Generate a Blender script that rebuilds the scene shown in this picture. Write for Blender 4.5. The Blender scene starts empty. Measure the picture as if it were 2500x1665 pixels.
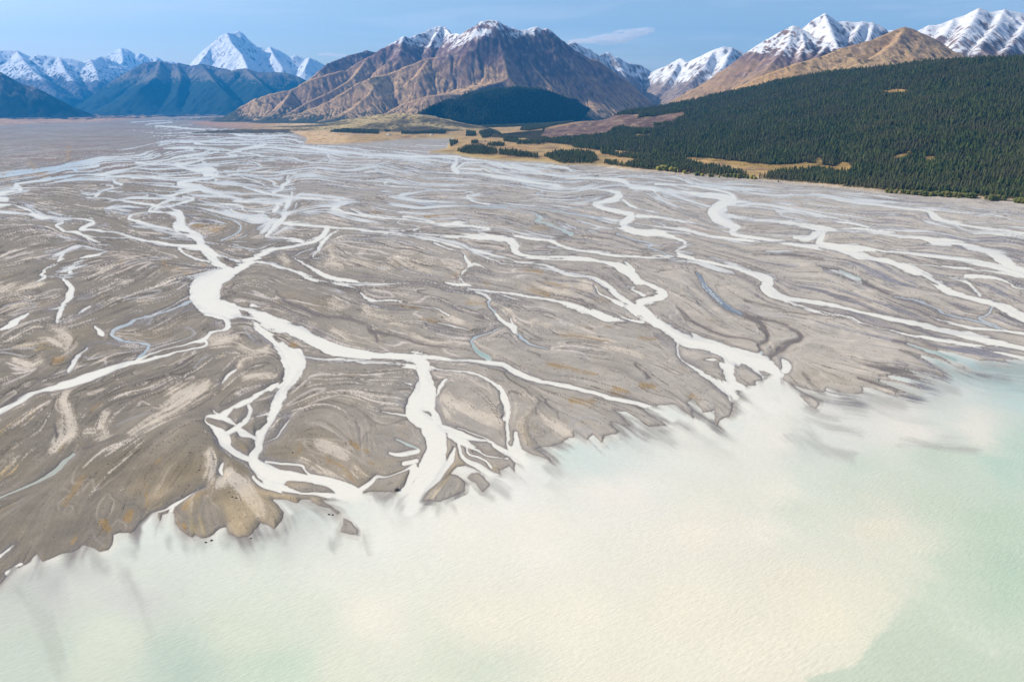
import bpy, math, random
import numpy as np
from mathutils import Vector

# ------------------------------------------------------------------ camera, sky, sun, exposure
CAM_H = 250.0
PITCH = math.atan(577.5 / 1667.0)
scene = bpy.context.scene
cam_data = bpy.data.cameras.new("camera")
cam_data.sensor_width = 36.0
cam_data.lens = 1667.0 / 2500.0 * 36.0
cam_data.clip_start = 1.0
cam_data.clip_end = 300000.0
cam = bpy.data.objects.new("camera", cam_data)
scene.collection.objects.link(cam)
cam.location = (0, 0, CAM_H)
cam.rotation_euler = (math.radians(90) - PITCH, 0, 0)
scene.camera = cam

SUN_AZ = math.radians(-80)      # measured from straight ahead, to the left
SUN_EL = math.radians(33)
world = bpy.data.worlds.new("World")
scene.world = world
world.use_nodes = True
wn = world.node_tree
wn.nodes.clear()
sky = wn.nodes.new("ShaderNodeTexSky")
sky.sky_type = 'NISHITA'
sky.sun_disc = False
sky.sun_elevation = SUN_EL
sky.sun_rotation = SUN_AZ
sky.altitude = 900
sky.air_density = 1.0
sky.dust_density = 3.2
sky.ozone_density = 1.0
bgn = wn.nodes.new("ShaderNodeBackground")
bgn.inputs['Strength'].default_value = 0.142
wo = wn.nodes.new("ShaderNodeOutputWorld")
# faint high cirrus, laid out by direction
tcw = wn.nodes.new("ShaderNodeTexCoord"); mpw = wn.nodes.new("ShaderNodeMapping")
mpw.inputs['Scale'].default_value = (3.0, 3.0, 26.0); mpw.inputs['Rotation'].default_value = (0.03, 0.05, 0)
nzw = wn.nodes.new("ShaderNodeTexNoise"); nzw.inputs['Scale'].default_value = 1.6; nzw.inputs['Detail'].default_value = 7; nzw.inputs['Distortion'].default_value = 0.6
rpw = wn.nodes.new("ShaderNodeMapRange")
for i_, q_ in zip((1, 2, 3, 4), (0.5, 0.8, 0.07, 0.40)): rpw.inputs[i_].default_value = q_
mxw = wn.nodes.new("ShaderNodeMix"); mxw.data_type = 'RGBA'; mxw.inputs['B'].default_value = (6.2, 6.3, 6.5, 1)
wn.links.new(tcw.outputs['Generated'], mpw.inputs['Vector']); wn.links.new(mpw.outputs[0], nzw.inputs['Vector'])
wn.links.new(nzw.outputs['Fac'], rpw.inputs['Value']); wn.links.new(rpw.outputs[0], mxw.inputs['Factor'])
wn.links.new(sky.outputs[0], mxw.inputs['A']); wn.links.new(mxw.outputs['Result'], bgn.inputs['Color'])
wn.links.new(bgn.outputs[0], wo.inputs['Surface'])

sd = bpy.data.lights.new("sun", 'SUN')
sd.energy = 5.0
sd.angle = math.radians(0.5)
sd.color = (1.0, 0.92, 0.80)
sun = bpy.data.objects.new("sun", sd)
scene.collection.objects.link(sun)
svec = Vector((math.sin(SUN_AZ) * math.cos(SUN_EL), math.cos(SUN_AZ) * math.cos(SUN_EL), math.sin(SUN_EL)))
sun.rotation_euler = svec.to_track_quat('Z', 'Y').to_euler()

scene.view_settings.view_transform = 'Standard'
scene.view_settings.look = 'None'
scene.view_settings.exposure = 0.19
scene.view_settings.gamma = 1.0
scene.view_settings.use_curve_mapping = False
scene.cycles.volume_bounces = 2
scene.cycles.max_bounces = 5
scene.cycles.transparent_max_bounces = 8
rng = np.random.default_rng(7)
random.seed(7)

# ------------------------------------------------------------------ helpers
F = 1667.0
CP, SP = math.cos(PITCH), math.sin(PITCH)

def ray(u, v):
    """photo position -> direction in the world"""
    x = (np.asarray(u, float) - 1250.0) / F
    y = (832.5 - np.asarray(v, float)) / F
    return x, CP + y * SP, -SP + y * CP

def ground_at(u, v, z=0.0):
    dx, dy, dz = ray(u, v)
    t = (z - CAM_H) / dz
    return dx * t, dy * t

def point_at(u, v, dist):
    """world point seen at (u, v), dist metres ahead"""
    dx, dy, dz = ray(u, v)
    t = dist / dy
    return np.array([dx * t, dist, CAM_H + dz * t])

def project(X, Y, Z):
    zc = Y * CP - (Z - CAM_H) * SP
    yc = Y * SP + (Z - CAM_H) * CP
    return 1250.0 + F * X / zc, 832.5 - F * yc / zc

def sm(a, b, x):
    t = np.clip((x - a) / (b - a), 0, 1)
    return t * t * (3 - 2 * t)

_tab = np.random.default_rng(11).random((256, 256)).astype(np.float32)
def vnoise(x, y):
    xi = np.floor(x); yi = np.floor(y)
    fx = (x - xi).astype(np.float32); fy = (y - yi).astype(np.float32)
    xi = xi.astype(np.int64) & 255; yi = yi.astype(np.int64) & 255
    fx = fx * fx * (3 - 2 * fx); fy = fy * fy * (3 - 2 * fy)
    x1 = (xi + 1) & 255; y1 = (yi + 1) & 255
    a = _tab[yi, xi]; b = _tab[yi, x1]; c = _tab[y1, xi]; d = _tab[y1, x1]
    return a + (b - a) * fx + (c - a) * fy + (a - b - c + d) * fx * fy

def fbm(x, y, octv=4, gain=0.5, rot=0.6):
    s = 0; amp = 1; tot = 0
    cr, sr = math.cos(rot), math.sin(rot)
    for k in range(octv):
        s = s + amp * (vnoise(x + 17.3 * k, y + 9.1 * k) - 0.5)
        tot += amp; amp *= gain
        x, y = (x * cr - y * sr) * 2.03, (x * sr + y * cr) * 2.03
    return s / tot * 2          # about -1..1

def ridged(x, y, octv=4, gain=0.5):
    s = 0; amp = 1; tot = 0
    for k in range(octv):
        n = 1 - np.abs(2 * vnoise(x + 31.7 * k, y + 5.9 * k) - 1)
        s = s + amp * n * n
        tot += amp; amp *= gain
        x, y = (x * 0.8 - y * 0.6) * 2.07, (x * 0.6 + y * 0.8) * 2.07
    return s / tot              # 0..1

def lin(r, g, b):
    c = np.array([r, g, b], float) / 255.0
    return np.where(c <= 0.04045, c / 12.92, ((c + 0.055) / 1.055) ** 2.4)

def in_poly(U, V, poly):
    poly = np.asarray(poly, float)
    inside = np.zeros(U.shape, bool)
    n = len(poly)
    x0, y0 = poly.min(0); x1, y1 = poly.max(0)
    for i in range(n):
        ax, ay = poly[i]; bx, by = poly[(i + 1) % n]
        if ay == by:
            continue
        c = ((ay > V) != (by > V)) & (U < (bx - ax) * (V - ay) / (by - ay) + ax)
        inside ^= c
    return inside

def tag(o, label=None, cat=None, group=None, kind=None):
    if label: o['label'] = label
    if cat: o['category'] = cat
    if group: o['group'] = group
    if kind: o['kind'] = kind
    return o

def np_mesh(name, verts, faces, mat=None, smooth=True, attrs=None, parent=None, cols=None):
    me = bpy.data.meshes.new(name)
    verts = np.asarray(verts, np.float32); faces = np.asarray(faces, np.int32)
    k = faces.shape[1]
    me.vertices.add(len(verts)); me.vertices.foreach_set('co', verts.ravel())
    me.loops.add(faces.size); me.loops.foreach_set('vertex_index', faces.ravel())
    me.polygons.add(len(faces))
    me.polygons.foreach_set('loop_start', np.arange(0, faces.size, k, dtype=np.int32))
    try:
        me.polygons.foreach_set('loop_total', np.full(len(faces), k, np.int32))
    except Exception:
        pass
    if smooth:
        me.polygons.foreach_set('use_smooth', np.ones(len(faces), bool))
    me.update(calc_edges=True)
    if attrs:
        for an, av in attrs.items():
            a = me.attributes.new(an, 'FLOAT', 'POINT')
            a.data.foreach_set('value', np.asarray(av, np.float32).ravel())
    if cols is not None:
        a = me.attributes.new('tint', 'FLOAT_COLOR', 'POINT')
        c4 = np.ones((len(verts), 4), np.float32); c4[:, :3] = cols
        a.data.foreach_set('color', c4.ravel())
    if mat:
        me.materials.append(mat)
    o = bpy.data.objects.new(name, me)
    scene.collection.objects.link(o)
    if parent is not None:
        o.parent = parent
    return o

def grid_faces(nr, nc, keep=None):
    i = np.arange(nr - 1)[:, None] * nc + np.arange(nc - 1)[None, :]
    f = np.stack([i, i + nc, i + nc + 1, i + 1], -1).reshape(-1, 4)
    if keep is not None:
        f = f[keep.ravel()]
    return f

def compact(verts, faces, extra):
    used = np.unique(faces)
    remap = np.full(len(verts), -1, np.int64); remap[used] = np.arange(len(used))
    return verts[used], remap[faces], [e[used] for e in extra]

def mixc(C, col, f):
    f = np.clip(f, 0, 1)[..., None].astype(np.float32)
    return C * (1 - f) + np.asarray(col, np.float32) * f

class Nodes:
    def __init__(self, name):
        self.m = bpy.data.materials.new(name); self.m.use_nodes = True
        self.t = self.m.node_tree; self.b = self.t.nodes['Principled BSDF']
        self.b.inputs['Specular IOR Level'].default_value = 0.2
    def n(self, typ, **kw):
        x = self.t.nodes.new(typ)
        for k, v in kw.items():
            if k in x.inputs.keys(): x.inputs[k].default_value = v
            else: setattr(x, k, v)
        return x
    def l(self, a, b): self.t.links.new(a, b)
    def noise(self, scale, detail=4, rough=0.55, co=None, stretch=None):
        x = self.n('ShaderNodeTexNoise'); x.inputs['Scale'].default_value = scale
        x.inputs['Detail'].default_value = detail; x.inputs['Roughness'].default_value = rough
        g = co
        if g is None:
            geo = self.n('ShaderNodeNewGeometry'); g = geo.outputs['Position']
        if stretch:
            mp0 = self.n('ShaderNodeMapping'); mp0.inputs['Rotation'].default_value = stretch[1]
            self.l(g, mp0.inputs['Vector'])
            mp = self.n('ShaderNodeMapping'); mp.inputs['Scale'].default_value = stretch[0]
            self.l(mp0.outputs[0], mp.inputs['Vector']); g = mp.outputs[0]
        self.l(g, x.inputs['Vector'])
        return x.outputs['Fac']
    def mrange(self, v, a, b, c, d):
        x = self.n('ShaderNodeMapRange'); self.l(v, x.inputs['Value'])
        for i, q in zip((1, 2, 3, 4), (a, b, c, d)): x.inputs[i].default_value = q
        return x.outputs[0]
    def math(self, op, a, b):
        x = self.n('ShaderNodeMath'); x.operation = op
        for i, q in enumerate((a, b)):
            if isinstance(q, (int, float)): x.inputs[i].default_value = q
            else: self.l(q, x.inputs[i])
        return x.outputs[0]
    def scale_col(self, col, fac):
        x = self.n('ShaderNodeVectorMath'); x.operation = 'SCALE'
        self.l(col, x.inputs[0]); self.l(fac, x.inputs['Scale'])
        return x.outputs[0]
    def mix(self, fac, a, b):
        x = self.n('ShaderNodeMix'); x.data_type = 'RGBA'
        for sock, q in ((x.inputs['Factor'], fac), (x.inputs['A'], a), (x.inputs['B'], b)):
            if isinstance(q, (int, float)): sock.default_value = q
            elif isinstance(q, (tuple, list)): sock.default_value = tuple(q) + (1,) if len(q) == 3 else q
            else: self.l(q, sock)
        return x.outputs['Result']
    def attr(self, name, out='Color'):
        x = self.n('ShaderNodeAttribute'); x.attribute_name = name
        return x.outputs[out]
    def bump(self, h, dist, strength=1.0):
        x = self.n('ShaderNodeBump'); x.inputs['Distance'].default_value = dist
        x.inputs['Strength'].default_value = strength
        self.l(h, x.inputs['Height']); self.l(x.outputs[0], self.b.inputs['Normal'])
        return x

# ------------------------------------------------------------------ traced water courses: "kind x,y,width x,y,width ..."
# m milky water, c clear blue water, t teal water, g green pond, k dark wet bed and painted scarp shade, s dry pale silt, o ochre silt/algae, f flow direction only
STROKES = """
m 371,501,9 425,519,18 436,522,20 442,544,24 436,557,28 467,571,22 487,583,22 491,600,22 505,615,24 519,628,26 548,648,28 556,662,36 527,680,44 508,694,62 500,713,78 502,735,62 527,753,48 548,757,48 590,765,26 630,772,30 665,790,34 700,799,34 735,814,33 770,830,34 810,850,34 850,863,24 900,868,22
m 548,754,40 590,764,28 612,768,30
m 623,793,8 644,812,20 676,838,30 697,857,46 714,880,60 717,904,42 708,930,36 691,951,30 682,972,27 670,993,28 665,1015,24 650,1036,22 637,1057,25 633,1078,20 632,1092,18 620,1108,22 620,1128,26 641,1149,42 675,1168,44 700,1163,28 756,1167,24 802,1176,26 848,1199,42 882,1240,58 898,1300,64
m 655,1178,30 687,1191,18 744,1201,11 802,1208,16 848,1213,40
m 549,772,16 559,788,18 557,800,13 538,808,7 515,812,8 506,822,12 495,830,14 474,835,8 432,847,4 400,855,4 361,868,6 331,882,8
m 500,826,8 505,840,8 492,848,7 474,852,6 432,862,6 403,870,7 360,879,9 318,888,14 255,908,18 191,930,22 138,945,15 95,955,10 64,969,14 32,986,16 0,1003,18 -150,1085,20 -400,1230,26
c 467,735,6 403,760,5 340,781,5 318,791,6 284,804,7 274,818,9 297,831,7 340,841,5 361,844,8 357,859,9 335,877,7
m 235,800,6 250,815,14
m 212,850,5 197,865,6 183,880,12 172,899,12 170,908,5
m 425,402,5 361,403,4 318,412,4 265,422,6 250,427,8 191,427,3 159,432,7 106,440,6 64,445,4 38,451,8 42,457,13 21,462,5 0,467,5 -80,476,5 -400,500,6
m 48,460,11 51,466,7 25,470,4 0,477,6 -90,488,6 -400,515,8
m 253,428,4 287,432,5 403,434,4 478,435,4
m 333,397,5 365,402,4
m 333,398,3 403,392,4 425,386,4 446,382,5 488,376,5 510,369,3
m 446,382,3 485,387,4 500,390,3 464,397,5 432,403,9
m -90,436,5 0,432,4 32,427,6 102,418,4 180,412,4 223,409,5 242,404,4 215,402,3 204,400,4 233,395,2 276,391,2 361,384,1.5 382,374,1.5
m 180,414,7 190,420,3
m -200,525,8 0,519,8 64,522,6 95,529,16 127,532,8 180,533,5 212,536,6 229,543,8 214,550,11 197,559,10 217,562,7 255,565,5 291,569,6 318,580,8 350,587,7 403,596,8 446,602,10 484,605,14 500,606,12
m -200,508,8 0,501,9 25,499,4 42,503,3 70,512,6 85,522,5
m -200,470,6 0,487,13 6,484,4
m 127,534,5 153,542,6 137,549,7 149,560,7 166,565,5 187,567,10 202,574,6 223,585,7 244,591,2
m 149,560,3 160,567,4 187,568,4
m 180,604,3 165,611,3 149,628,8 140,637,3
m 180,641,2 150,645,3 117,650,3 104,664,7 102,672,9 108,677,8 85,690,3
m 212,585,3 233,598,3 270,600,2 255,603,2
m 202,573,4 233,579,3 276,582,2.5 318,582,3
m 265,613,2 212,629,5 180,642,4
m 188,647,3 170,658,12 168,672,5 157,681,6 170,696,13 175,712,17 168,727,17 156,740,11 150,754,12 147,771,14 141,786,8
m 106,675,3 132,676,2 157,682,3
m 160,745,6 136,752,5 120,754,2
m 221,750,6 205,760,7 191,767,6 159,784,7 148,792,4
m 72,766,5 42,781,12 17,796,11 6,802,6
c 270,514,3 290,520,3 318,525,3
m 215,482,4 250,484,3 265,486,4 297,491,4 340,497,7 378,501,5
m 299,488,4 330,482,3 361,478,4 345,471,2 265,468,1.5
m 238,467,3 274,459,4 272,454,3 259,452,2
m 234,478,9 243,472,4
m 276,438,5 281,446,7 297,451,7
m 314,444,1.5 393,448,3 425,450,5
m 358,304,3 420,299,2.5
m 380,308,4 440,312,5
m 440,313,4 500,317,4
m 320,299,1.5 400,295,2
m 400,296,1.5 441,291,1.5
m 455,291,1 490,288,1
m 506,314,2 560,318,2 640,319,2 690,322,2
m 520,317,2 566,325,5 591,331,6 644,333,4 697,331,4 718,333,2
m 449,348,3 506,344,3 570,337,3 612,342,3 676,338,3 718,342,3 727,346,4 745,350,2
m 476,350,7 506,354,3 560,354,3 623,354,3 676,355,2 740,359,5 782,364,9 825,370,9 856,373,7 900,379,8 949,380,8 1012,383,8 1108,382,6 1140,388,9 1182,391,6 1193,398,5 1246,403,5 1300,412,6
m 400,363,3 453,361,8 472,365,4 442,371,2
m 453,361,3 500,360,2 560,366,2
m 570,366,2 623,359,7 648,353,5 634,349,2
m 474,363,2 527,367,3 532,371,3 506,377,3 453,382,5
m 432,384,4 400,393,3 330,410,2
m 587,369,6 553,376,3 580,382,4 527,386,3 493,390,3 464,399,6 430,402,10 453,411,7 485,416,12 510,413,14 527,417,6 502,424,17 540,431,5 570,427,6 600,425,3
m 585,368,2 629,360,4 672,363,3 708,367,3 748,369,2 800,374,3
m 585,373,2 629,378,4 634,382,4 655,384,2 708,386,2.5 725,389,4 740,395,3 825,400,2.5 900,403,2.5 949,406,3 961,408,4
m 801,377,3 801,383,4 808,388,3 820,392,3 803,397,3
m 953,393,2 915,404,2.5 898,411,3
m 915,413,3 959,419,3 1012,417,2 1076,422,4 1118,423,5 1172,425,6 1235,433,8 1300,444,9
m 1114,386,10 1114,397,10 1106,410,13 1116,420,15
m 1116,412,8 1126,403,5 1144,397,5 1225,398,3
m 1123,412,4 1182,414,4 1203,421,3 1300,422,3
m 959,388,3 1044,391,4 1114,399,4
m 900,385,3 960,387,3 1040,389,2 1100,393,2
m 978,392,2 1076,400,1.5
m 800,433,2 740,427,3 655,421,2.5 549,419,2
m 800,433,2 874,440,2 934,444,3 944,446,6 938,450,3 955,456,4 1012,458,3 1076,463,2.5 1140,468,3 1157,473,3 1140,478,5 1150,487,8 1165,495,4 1193,500,3
c 1193,500,3 1300,508,3 1391,521,4 1450,531,5 1497,538,5
c 1044,463,2 1002,474,3 983,480,7 1002,489,4 1055,499,4 1118,503,4 1225,507,4 1264,516,2 1302,520,3 1310,527,5
t 1310,527,5 1321,533,10 1309,540,5 1327,545,8 1359,555,5 1380,565,8 1395,572,9
k 1395,573,6 1380,577,4 1359,582,3
c 1285,455,3 1302,461,3 1325,468,3 1310,474,2 1370,480,2 1423,486,2 1446,490,2
m 1200,432,6 1264,440,9 1338,451,8 1362,455,12 1380,460,6 1455,462,6 1497,468,9 1512,477,18 1500,487,16 1472,493,12 1450,498,10 1472,508,10 1508,516,10 1544,525,16 1531,538,20 1518,546,16 1531,556,12 1561,566,10 1603,574,5 1635,579,6 1663,587,9 1673,597,10 1660,606,10 1653,615,10 1670,624,12 1691,632,10
m 1200,575,4 1260,580,4 1338,584,6 1347,591,9 1380,604,7 1444,615,8 1497,623,9 1561,628,7 1646,633,5 1700,637,7 1738,643,7 1780,651,10 1823,662,12 1857,675,22 1876,687,26 1868,701,26 1887,717,22 1929,731,15 1982,738,12 2046,749,10 2100,760,10 2127,766,11 2191,779,12 2255,793,14 2318,810,14 2382,825,20 2446,838,14 2500,851,14 2700,892,18
m 1918,736,5 1982,755,5 2046,768,6 2078,776,8 2106,789,5 2170,804,5 2234,819,9 2297,831,11 2361,843,10 2425,858,11 2500,875,10 2700,918,12
m 1200,401,8 1253,410,8 1306,417,8 1338,427,6 1391,434,7 1455,436,7 1518,442,12 1540,455,12 1593,461,14 1625,466,11 1664,470,10 1706,476,12 1759,480,18 1787,491,26 1768,502,34 1746,515,34 1750,527,34 1757,538,26 1780,549,20 1800,556,20 1787,568,14 1812,576,10 1876,587,10 1940,596,10 2003,605,14 2067,619,14 2100,628,14
m 1200,412,4 1264,421,4 1327,425,5 1391,432,4
m 1250,398,3 1327,404,4 1380,410,6 1412,423,3 1518,429,3 1603,438,4 1650,445,3
m 1531,427,2 1635,434,2 1667,440,4 1700,450,5
m 1593,461,4 1603,474,5 1625,487,4 1667,493,3 1700,502,3 1722,510,5
m 1780,527,12 1834,534,8 1897,542,8 1961,551,10 2003,560,18 2046,563,8 2064,563,9 2127,568,11 2191,576,10 2255,582,12 2290,592,20 2340,598,16 2403,611,16 2446,631,28 2470,650,22 2500,661,18 2700,702,20
m 1998,568,20 1972,583,16 1940,580,9
m 2010,568,16 2003,597,20 2060,605,18 2100,608,18 2149,612,8 2234,620,9 2318,630,12 2403,645,14 2500,668,14
m 2010,606,14 2085,622,16 2149,633,16 2191,648,16 2234,662,20 2265,678,20 2282,690,18 2308,706,16 2361,725,12 2414,737,14 2456,752,20 2500,776,26 2700,840,30
m 2202,642,5 2276,670,4 2340,683,5 2366,691,9 2378,706,8 2393,720,8
m 2361,676,4 2425,676,5 2467,692,5 2500,706,5 2700,740,6
m 2202,644,4 2318,654,4 2425,664,6 2500,677,8 2700,715,8
m 2287,780,5 2361,802,9 2446,810,8 2500,818,8 2700,850,10
c 2180,723,4 2255,738,4 2308,768,5 2382,785,6 2435,803,4
c 2425,745,5 2414,766,6 2390,778,7 2425,794,5 2456,808,5
m 1657,434,4 1685,447,5 1727,451,5 1770,457,6 1812,466,4 1855,474,6 1918,477,6 1982,476,5 2046,486,9 2100,496,8 2191,506,8 2262,515,8 2276,526,18 2297,539,14 2340,548,10 2425,560,9 2500,571,9 2700,600,12
m 2265,512,6 2300,514,5 2361,519,4 2446,529,5 2500,542,4 2700,560,5
m 2333,550,5 2361,563,4 2446,574,5 2500,581,5
m 1600,449,8 1674,453,5 1727,459,8 1780,472,8 1795,485,10
m 1787,491,10 1834,496,6 1876,500,5 1918,508,7 1982,521,6 2046,534,5 2088,545,10 2132,561,6
m 1791,502,5 1855,508,5 1897,517,5 1918,529,4 1961,544,4
m 1918,514,2 2003,532,3 2067,544,4
m 1600,529,6 1642,536,6 1695,549,11 1727,557,7 1787,568,5
m 1557,527,12 1603,531,8 1650,540,5
m 1600,553,5 1642,557,6 1685,563,9 1727,576,10 1791,585,8 1855,589,8
m 1555,561,6 1600,563,5 1685,570,6
m 1550,545,4 1600,553,4
m 1593,540,3 1640,557,4
m 1455,555,2 1518,561,4 1561,570,4 1600,574,3
c 1508,570,4 1540,582,3 1593,595,5 1582,604,4 1614,614,3 1625,621,4 1646,628,4
m 1520,489,8 1540,502,7 1557,510,4 1603,519,3 1635,527,3
m 527,440,7 534,449,6 591,455,4 623,465,8 655,473,8 708,482,8 761,486,6 803,488,5 830,491,10 827,501,12 812,509,12 828,514,9 838,519,8 864,523,7 927,530,6 980,535,4 1023,541,5 1065,546,5 1118,547,7 1161,553,8 1193,561,8 1168,566,5 1203,576,7 1242,587,12 1256,600,22 1262,615,17 1280,625,10 1327,628,7 1412,631,7 1465,638,8 1508,650,19 1540,668,25 1561,689,22 1593,703,20 1618,720,22 1593,733,16 1567,738,18 1559,754,22 1582,772,24 1614,795,26 1646,812,28 1672,827,36 1725,842,34 1767,858,36 1788,878,44
m 1700,835,30 1785,865,34 1849,882,36 1888,907,32 1885,935,60
m 1655,838,6 1657,855,7 1665,876,9 1693,897,12 1725,920,18 1767,950,26 1790,967,34
m 1756,888,9 1782,905,24 1782,930,26
m 1705,875,5 1745,880,4
m 691,546,10 793,554,7 850,558,7 906,564,8 991,573,9 1023,579,10 1076,589,8 1108,596,9 1150,610,10 1193,621,9 1246,632,4 1264,638,5 1327,646,6 1359,660,11 1402,672,7 1444,676,8 1476,693,14 1501,714,14 1518,731,16 1540,748,14 1557,763,14
m 1161,619,5 1214,638,4 1246,645,3 1300,644,3
m 1455,697,5 1465,714,5 1497,733,9 1518,744,9
m 1548,703,6 1545,709,7 1572,723,8
m 1525,640,3 1535,648,10 1545,660,14
m 1002,570,4 1065,572,4 1118,575,4 1182,581,7 1225,587,9
m 1044,580,3 1118,579,3
m 976,540,3 969,544,4 987,548,3 1012,551,3 1021,556,4 1008,562,4 1012,569,3
m 1021,563,3 1029,569,4
m 985,530,5 1012,533,5 1044,538,9 1061,544,5
m 1203,562,2 1250,568,3 1256,573,3 1300,582,3
m 1061,593,8 1097,608,3 1131,617,3 1138,627,7 1145,644,12 1138,657,3 1127,674,3 1123,683,6 1135,693,5
m 1148,650,6 1161,645,8 1193,659,1
m 612,635,5 629,636,6 676,648,8 718,663,8 761,680,11 793,687,5 856,699,3 880,707,2
m 714,628,5 735,641,5 761,656,7 793,675,8 825,688,9 867,694,7 970,693,5 1034,692,5 1118,700,8 1161,706,8 1225,716,7 1300,726,7 1349,735,8 1391,746,9 1434,761,12 1487,774,13 1529,780,8 1572,786,10
m 800,678,5 842,687,5 927,690,3
m 1161,712,7 1182,721,10 1193,731,9
c 1193,731,8 1188,744,5 1197,755,5 1214,769,6
m 1214,769,8 1231,788,13 1253,800,18 1259,811,13
m 1246,776,4 1252,793,9
c 1259,811,8 1275,827,7 1306,844,4 1340,851,2
m 879,714,4 902,731,9 927,736,6 980,739,2 1055,751,3 1097,770,6
m 1072,787,3 1114,799,5 1140,806,3
c 1228,801,2.5 1175,820,4 1156,829,7 1154,840,8
t 1154,838,7 1160,850,9 1175,863,12 1194,876,16
m 850,865,18 935,868,14 1009,873,22 1041,871,12 1105,878,9 1147,882,9 1200,887,13 1232,893,11 1262,910,15 1296,924,14 1350,936,11 1385,943,12 1449,958,10 1491,969,12 1555,986,12 1597,1001,20 1640,1018,40
m 740,870,6 780,877,6 825,878,6 885,885,6 977,888,7 1009,895,12
m 850,879,5 914,882,5 977,884,5
m 1010,873,26 1026,884,34 1036,907,36 1039,933,38 1037,956,52 1030,982,64 1028,1003,72 1050,1024,52 1056,1045,50 1064,1067,50 1066,1095,52 1063,1122,60 1053,1145,58 1038,1175,50 1024,1198,50 1000,1225,80
m 1110,1095,8 1105,1118,15 1080,1147,18 1045,1193,24 1020,1230,40
m 1020,1102,12 976,1109,11 953,1104,7
m 1020,1125,12 988,1132,14
m 1016,1135,12 988,1150,5 942,1164,5 919,1165,10 905,1178,12 888,1192,14 870,1205,10
m 1015,1150,26 1000,1180,16 985,1205,14
m 985,935,3 1003,940,8
m 935,1005,3 977,1011,6 1009,1016,11
m 1064,965,5 1075,946,10 1090,929,6
t 973,1071,5 999,1086,8 1020,1096,5
m 1080,1045,20 1126,1063,20 1168,1074,9 1200,1077,8 1211,1088,12 1240,1103,16 1262,1112,16
m 1115,1045,3 1158,1058,4 1195,1072,4
m 1100,1062,20 1125,1075,22 1160,1095,10 1194,1111,7 1240,1118,7
m 1120,1080,12 1123,1095,9 1139,1122,12 1171,1141,18 1206,1164,24 1240,1184,34
m 1140,1090,6 1148,1109,6 1183,1122,7 1200,1140,8
m 1052,899,10 1084,905,5 1126,910,4 1168,918,6 1200,933,7 1222,950,10 1232,971,12 1239,992,18 1239,1009,15 1238,1031,9 1240,1056,9 1243,1080,10 1250,1097,14
m 1258,1056,10 1264,1084,18 1262,1105,36 1286,1124,46 1321,1155,64
m 676,940,14 644,962,15 612,977,13 587,991,13 559,1006,14 538,1018,16 506,1017,5 500,1026,4 519,1042,9 536,1057,26 549,1074,34 558,1090,20 579,1105,16 607,1119,16 622,1124,18
m 606,993,12 609,1010,12 604,1023,12 587,1038,16 566,1052,14 548,1060,12
m 655,1013,7 623,1018,5
m 580,1042,8 587,1055,18 612,1063,12 630,1072,9
m 540,1020,12 560,1027,13 575,1036,6
m 680,1013,6 710,1009,4
m 710,1021,4 697,1040,6 676,1066,4 644,1079,3
m 519,1005,3 530,1013,6
m 616,1165,9 641,1186,11 687,1201,9
m 650,1127,8 680,1133,8 710,1136,7 733,1139,8 746,1153,9 767,1168,12
m 636,748,3 612,745,10
m 542,1130,6 536,1149,12 540,1160,6
m 500,1191,2.5 478,1201,3 446,1220,7 423,1233,10 400,1245,5 379,1251,6 367,1262,16 356,1287,36
m 423,1235,8 413,1254,12 408,1277,18
m 673,1224,5 690,1230,14 706,1252,22
t 184,1108,8 161,1126,11 140,1146,12 110,1165,8 60,1190,5 0,1217,5 -60,1245,6
m 46,1322,4 23,1339,11 0,1355,13 -60,1385,16
m 46,1377,7 15,1400,14
m 563,512,7 580,522,6 644,530,4 655,533,4
m 549,499,3 591,505,5 591,511,6 602,515,4 644,519,5 655,524,5
m 485,490,2 520,495,2 549,499,2
m 568,484,10 590,490,9 640,493,6 676,495,8 700,490,6
m 670,516,12 680,505,10 676,497,8 690,500,6
m 568,484,10 527,472,10 502,465,16 485,457,14 453,454,14 438,448,12 474,439,9 515,435,8 530,425,8
m 714,470,5 712,482,7 705,495,14 697,512,10 700,522,10 676,541,24 662,531,14 653,523,10
m 725,497,4 718,512,4 700,522,5
m 676,541,22 668,559,14 657,570,9 650,577,6 660,580,5 697,582,5 740,593,6
m 785,505,2 740,513,3 718,520,4 700,525,6
m 810,506,2.5 785,506,2 740,512,3
m 690,520,12 725,516,4
m 800,557,14 793,571,15 778,586,10 750,596,9 714,602,9 676,608,10 655,613,11 634,623,13 612,636,16 591,650,20 570,661,24 545,673,32
m 825,563,4 806,576,7 786,597,9 772,616,8 765,630,3
m 765,607,3 731,619,3 714,628,4
m 518,618,5 559,633,5 591,643,9
m 438,607,8 455,622,6 485,633,5 510,639,6
c 538,588,4 580,569,4 587,552,5 566,537,4 527,527,2 496,516,2
m 500,590,3 540,598,3 591,606,3 629,621,3
m 378,466,2 425,468,3 446,464,7 488,461,11 470,466,7 446,470,6 414,478,8 382,476,3
m 414,478,8 425,486,8 399,494,5 385,500,5 372,506,7 368,516,7 425,519,5 432,520,6
m 446,480,4 470,486,9 435,499,8 399,508,6 378,512,9
m 484,488,3 500,494,3 530,499,2
m 368,517,4 340,521,3 322,526,6 316,533,8 340,542,9 382,554,6 414,561,7 446,570,5 470,573,5
m 704,430,3 700,440,5 706,444,8 688,454,9 690,461,9 668,470,9
m 665,449,4 672,454,5 685,457,4
m 625,428,3 640,436,3 687,437,3
m 585,430,3 634,447,4 655,458,3 680,464,4
m 600,425,3 612,432,3 660,441,4 672,449,6
m 597,388,2 612,386,2 618,383,2
m 608,393,2.5 634,403,4 634,410,3 602,416,3 580,416,4
m 502,403,4 527,406,2
m 495,396,3 505,402,3 500,412,5
m 530,447,6 560,444,3 575,447,2
m 855,509,3 900,530,2
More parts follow.
